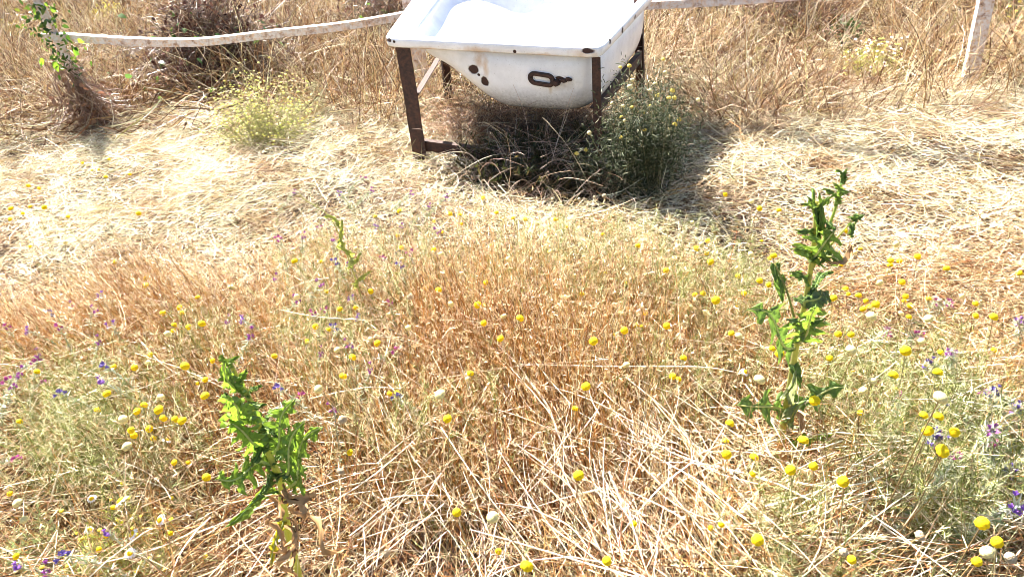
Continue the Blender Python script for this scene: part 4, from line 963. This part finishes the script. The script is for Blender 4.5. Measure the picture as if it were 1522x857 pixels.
plant('leafy_plant', 'small dark green leafy plant standing behind the fence near the right post', 1253, 72, .14, .22, 9, [(.04, .10, .03), (.07, .14, .04)], (.10, .035), perstem=4)
plant('flowering_weed', 'yellow green weed with small white flowers left of the right post', 1292, 118, .24, .24, 90, [(.34, .38, .08), (.42, .44, .14)], (.024, .004), (150, .009, [(.8, .8, .7), (.7, .7, .2)], .04))
plant('flowering_weed', 'dark green weed with yellow button heads at the top right corner', 1512, 60, .20, .30, 90, [(.06, .10, .03), (.12, .15, .05)], (.028, .005), (40, .012, [(.7, .6, .1)], .03))
plant('flowering_weed', 'greenish weed at the top left edge beside the left post', 15, 70, .35, .28, 120, [(.30, .30, .10), (.40, .36, .16)], (.03, .005), (90, .008, [(.7, .6, .1)], .04))
plant('flowering_weed', 'bright yellow weed in the grass above the left rail', 165, 40, .24, .24, 70, [(.40, .38, .10), (.5, .45, .16)], (.03, .005), (110, .010, [(.78, .68, .08)], .03))
plant('green_weed', 'pale green weed growing between the brambles and the post behind the bathtub', 520, 18, .4, .3, 110, [(.30, .28, .12), (.40, .34, .18)], (.03, .005))
plant('green_weed', 'dark green weed below the rail right of the bathtub', 1120, 42, .16, .24, 50, [(.10, .13, .05), (.24, .26, .12)], (.03, .005))
# yellow green chamomile patch lower left
c = at_z(200, 850, .12)
plant('chamomile_plant', 'yellow green feathery plant with small yellow buds at the lower left corner', 200, 862, .16, .22, 90, [(.34, .36, .08), (.44, .44, .14), (.2, .24, .06)], (.018, .0016), (46, .0045, [(.75, .62, .06)], .02), perstem=60, mat=M_WOOL, stemr=.0009)
plant('woolly_green_weed', 'pale green woolly weed at the bottom left corner', 70, 862, .12, .18, 40, [(.30, .36, .14), (.42, .46, .24)], (.016, .0022), perstem=60, mat=M_WOOL)
plant('green_leafy_weed', 'grey green weed with narrow leaves at the right edge', 1480, 770, .16, .26, 40, [(.16, .22, .09), (.34, .38, .24), (.46, .48, .36)], (.045, .006), perstem=26, mat=M_WOOL)
plant('green_leafy_weed', 'silvery narrow leaved weed below the dense yellow group at the right', 1400, 700, .17, .25, 40, [(.22, .26, .14), (.40, .43, .30)], (.032, .004), perstem=30, mat=M_WOOL)
# single tall flat green stalk left of the middle
gs = at_y(545, 470, 1.95); g0 = np.array([gs[0], gs[1], 0.])
gt = thing('green_stalk', 'single tall bright green stalk with narrow leaves among purple flowers left of the middle', 'plant', (g0[0], g0[1], 0))
pts = [g0, gs, at_y(520, 390, 1.95), at_y(492, 325, 1.95), at_y(455, 298, 1.95), at_y(444, 287, 1.95)]
part('stem', one_tube(pts, .0022, .0011, (.32, .34, .14), 6, 24), M_LEAF, gt, True)
for (ax, ay, bx, by, w_) in ((520, 382, 500, 362, 4), (512, 362, 508, 322, 3.5), (524, 398, 536, 372, 3), (500, 335, 482, 318, 4), (532, 425, 552, 398, 3)):
    lobed_leaf(gt, at_y(ax, ay, 1.95), at_y(bx, by, 1.90), w_*PXM(1.95, ay), lobes=1, depth=.1, col=(.34, .38, .12))

# ================================================================== PROMINENT FALLEN STALKS
def stalk(label, pts, r, col=(.80, .73, .58)):
    P = [at_z(a, b, z) for a, b, z in pts]; c = P[0]
    root_loc = (P[0][0], P[0][1], 0)
    V, Fq, C = one_tube(P, r, r*.6, col, 5, 22); V = V+rng.normal(size=V.shape)*r*.12
    o = obj('fallen_stalk', np_mesh('fallen_stalk', V-np.array(root_loc), Fq, C, True), M_STALK); o.location = root_loc
    tag(o, label, 'stalk', 'long pale fallen stalks')
for a in [('long level white stalk crossing the reddish grass left of the right lobed plant', [(772, 541, .22), (900, 544, .24), (1040, 545, .24), (1108, 556, .2)], .0022),
          ('white stalk sloping left from the level stalk in the reddish grass', [(655, 562, .2), (760, 545, .22), (905, 533, .25)], .0016),
          ('thick white bent stalk running down from the middle to the bleached bundle', [(782, 560, .24), (812, 600, .22), (835, 660, .18), (862, 740, .12), (905, 850, .05)], .0036),
          ('second thick white stalk beside the bent one in the bleached bundle', [(905, 700, .2), (930, 760, .16), (975, 860, .05)], .0032),
          ('straight white stalk at the bottom, sloping down to the right', [(868, 790, .16), (905, 835, .12), (930, 870, .06)], .0028),
          ('thin white stalk sloping right from the middle of the reddish grass', [(930, 560, .25), (1000, 620, .2), (1060, 700, .12)], .0018),
          ('thin white stalk crossing below the large cream flower', [(560, 590, .22), (590, 640, .18), (640, 690, .14)], .0024),
          ('long thin white stalk at the right below the large cream flower', [(1240, 642, .22), (1330, 648, .22), (1420, 640, .22), (1530, 622, .2)], .0018),
          ('long pale stalk at the right, above the bottom corner', [(1245, 688, .2), (1350, 700, .18), (1500, 730, .15)], .0022),
          ('pale stalk running down to the right at the bottom right corner', [(1285, 745, .2), (1330, 800, .14), (1365, 850, .08)], .0026),
          ('long pale stalk running level near the bottom right', [(1120, 795, .15), (1280, 800, .16), (1430, 803, .14)], .0022),
          ('pale stalk sloping up to the right at the lower middle', [(520, 800, .1), (590, 750, .14), (660, 705, .18)], .0022),
          ('pale stalk arching left of the reddish grass toward the left lobed plant', [(460, 592, .22), (540, 576, .25), (595, 577, .25)], .0018),
          ('white stalk leaning left of the left lobed plant', [(210, 508, .28), (240, 540, .24), (276, 562, .2)], .0026),
          ('short pale stalk upright over dark grass at the left', [(75, 745, .14), (85, 705, .2), (93, 675, .26)], .0022)]: stalk(*a)
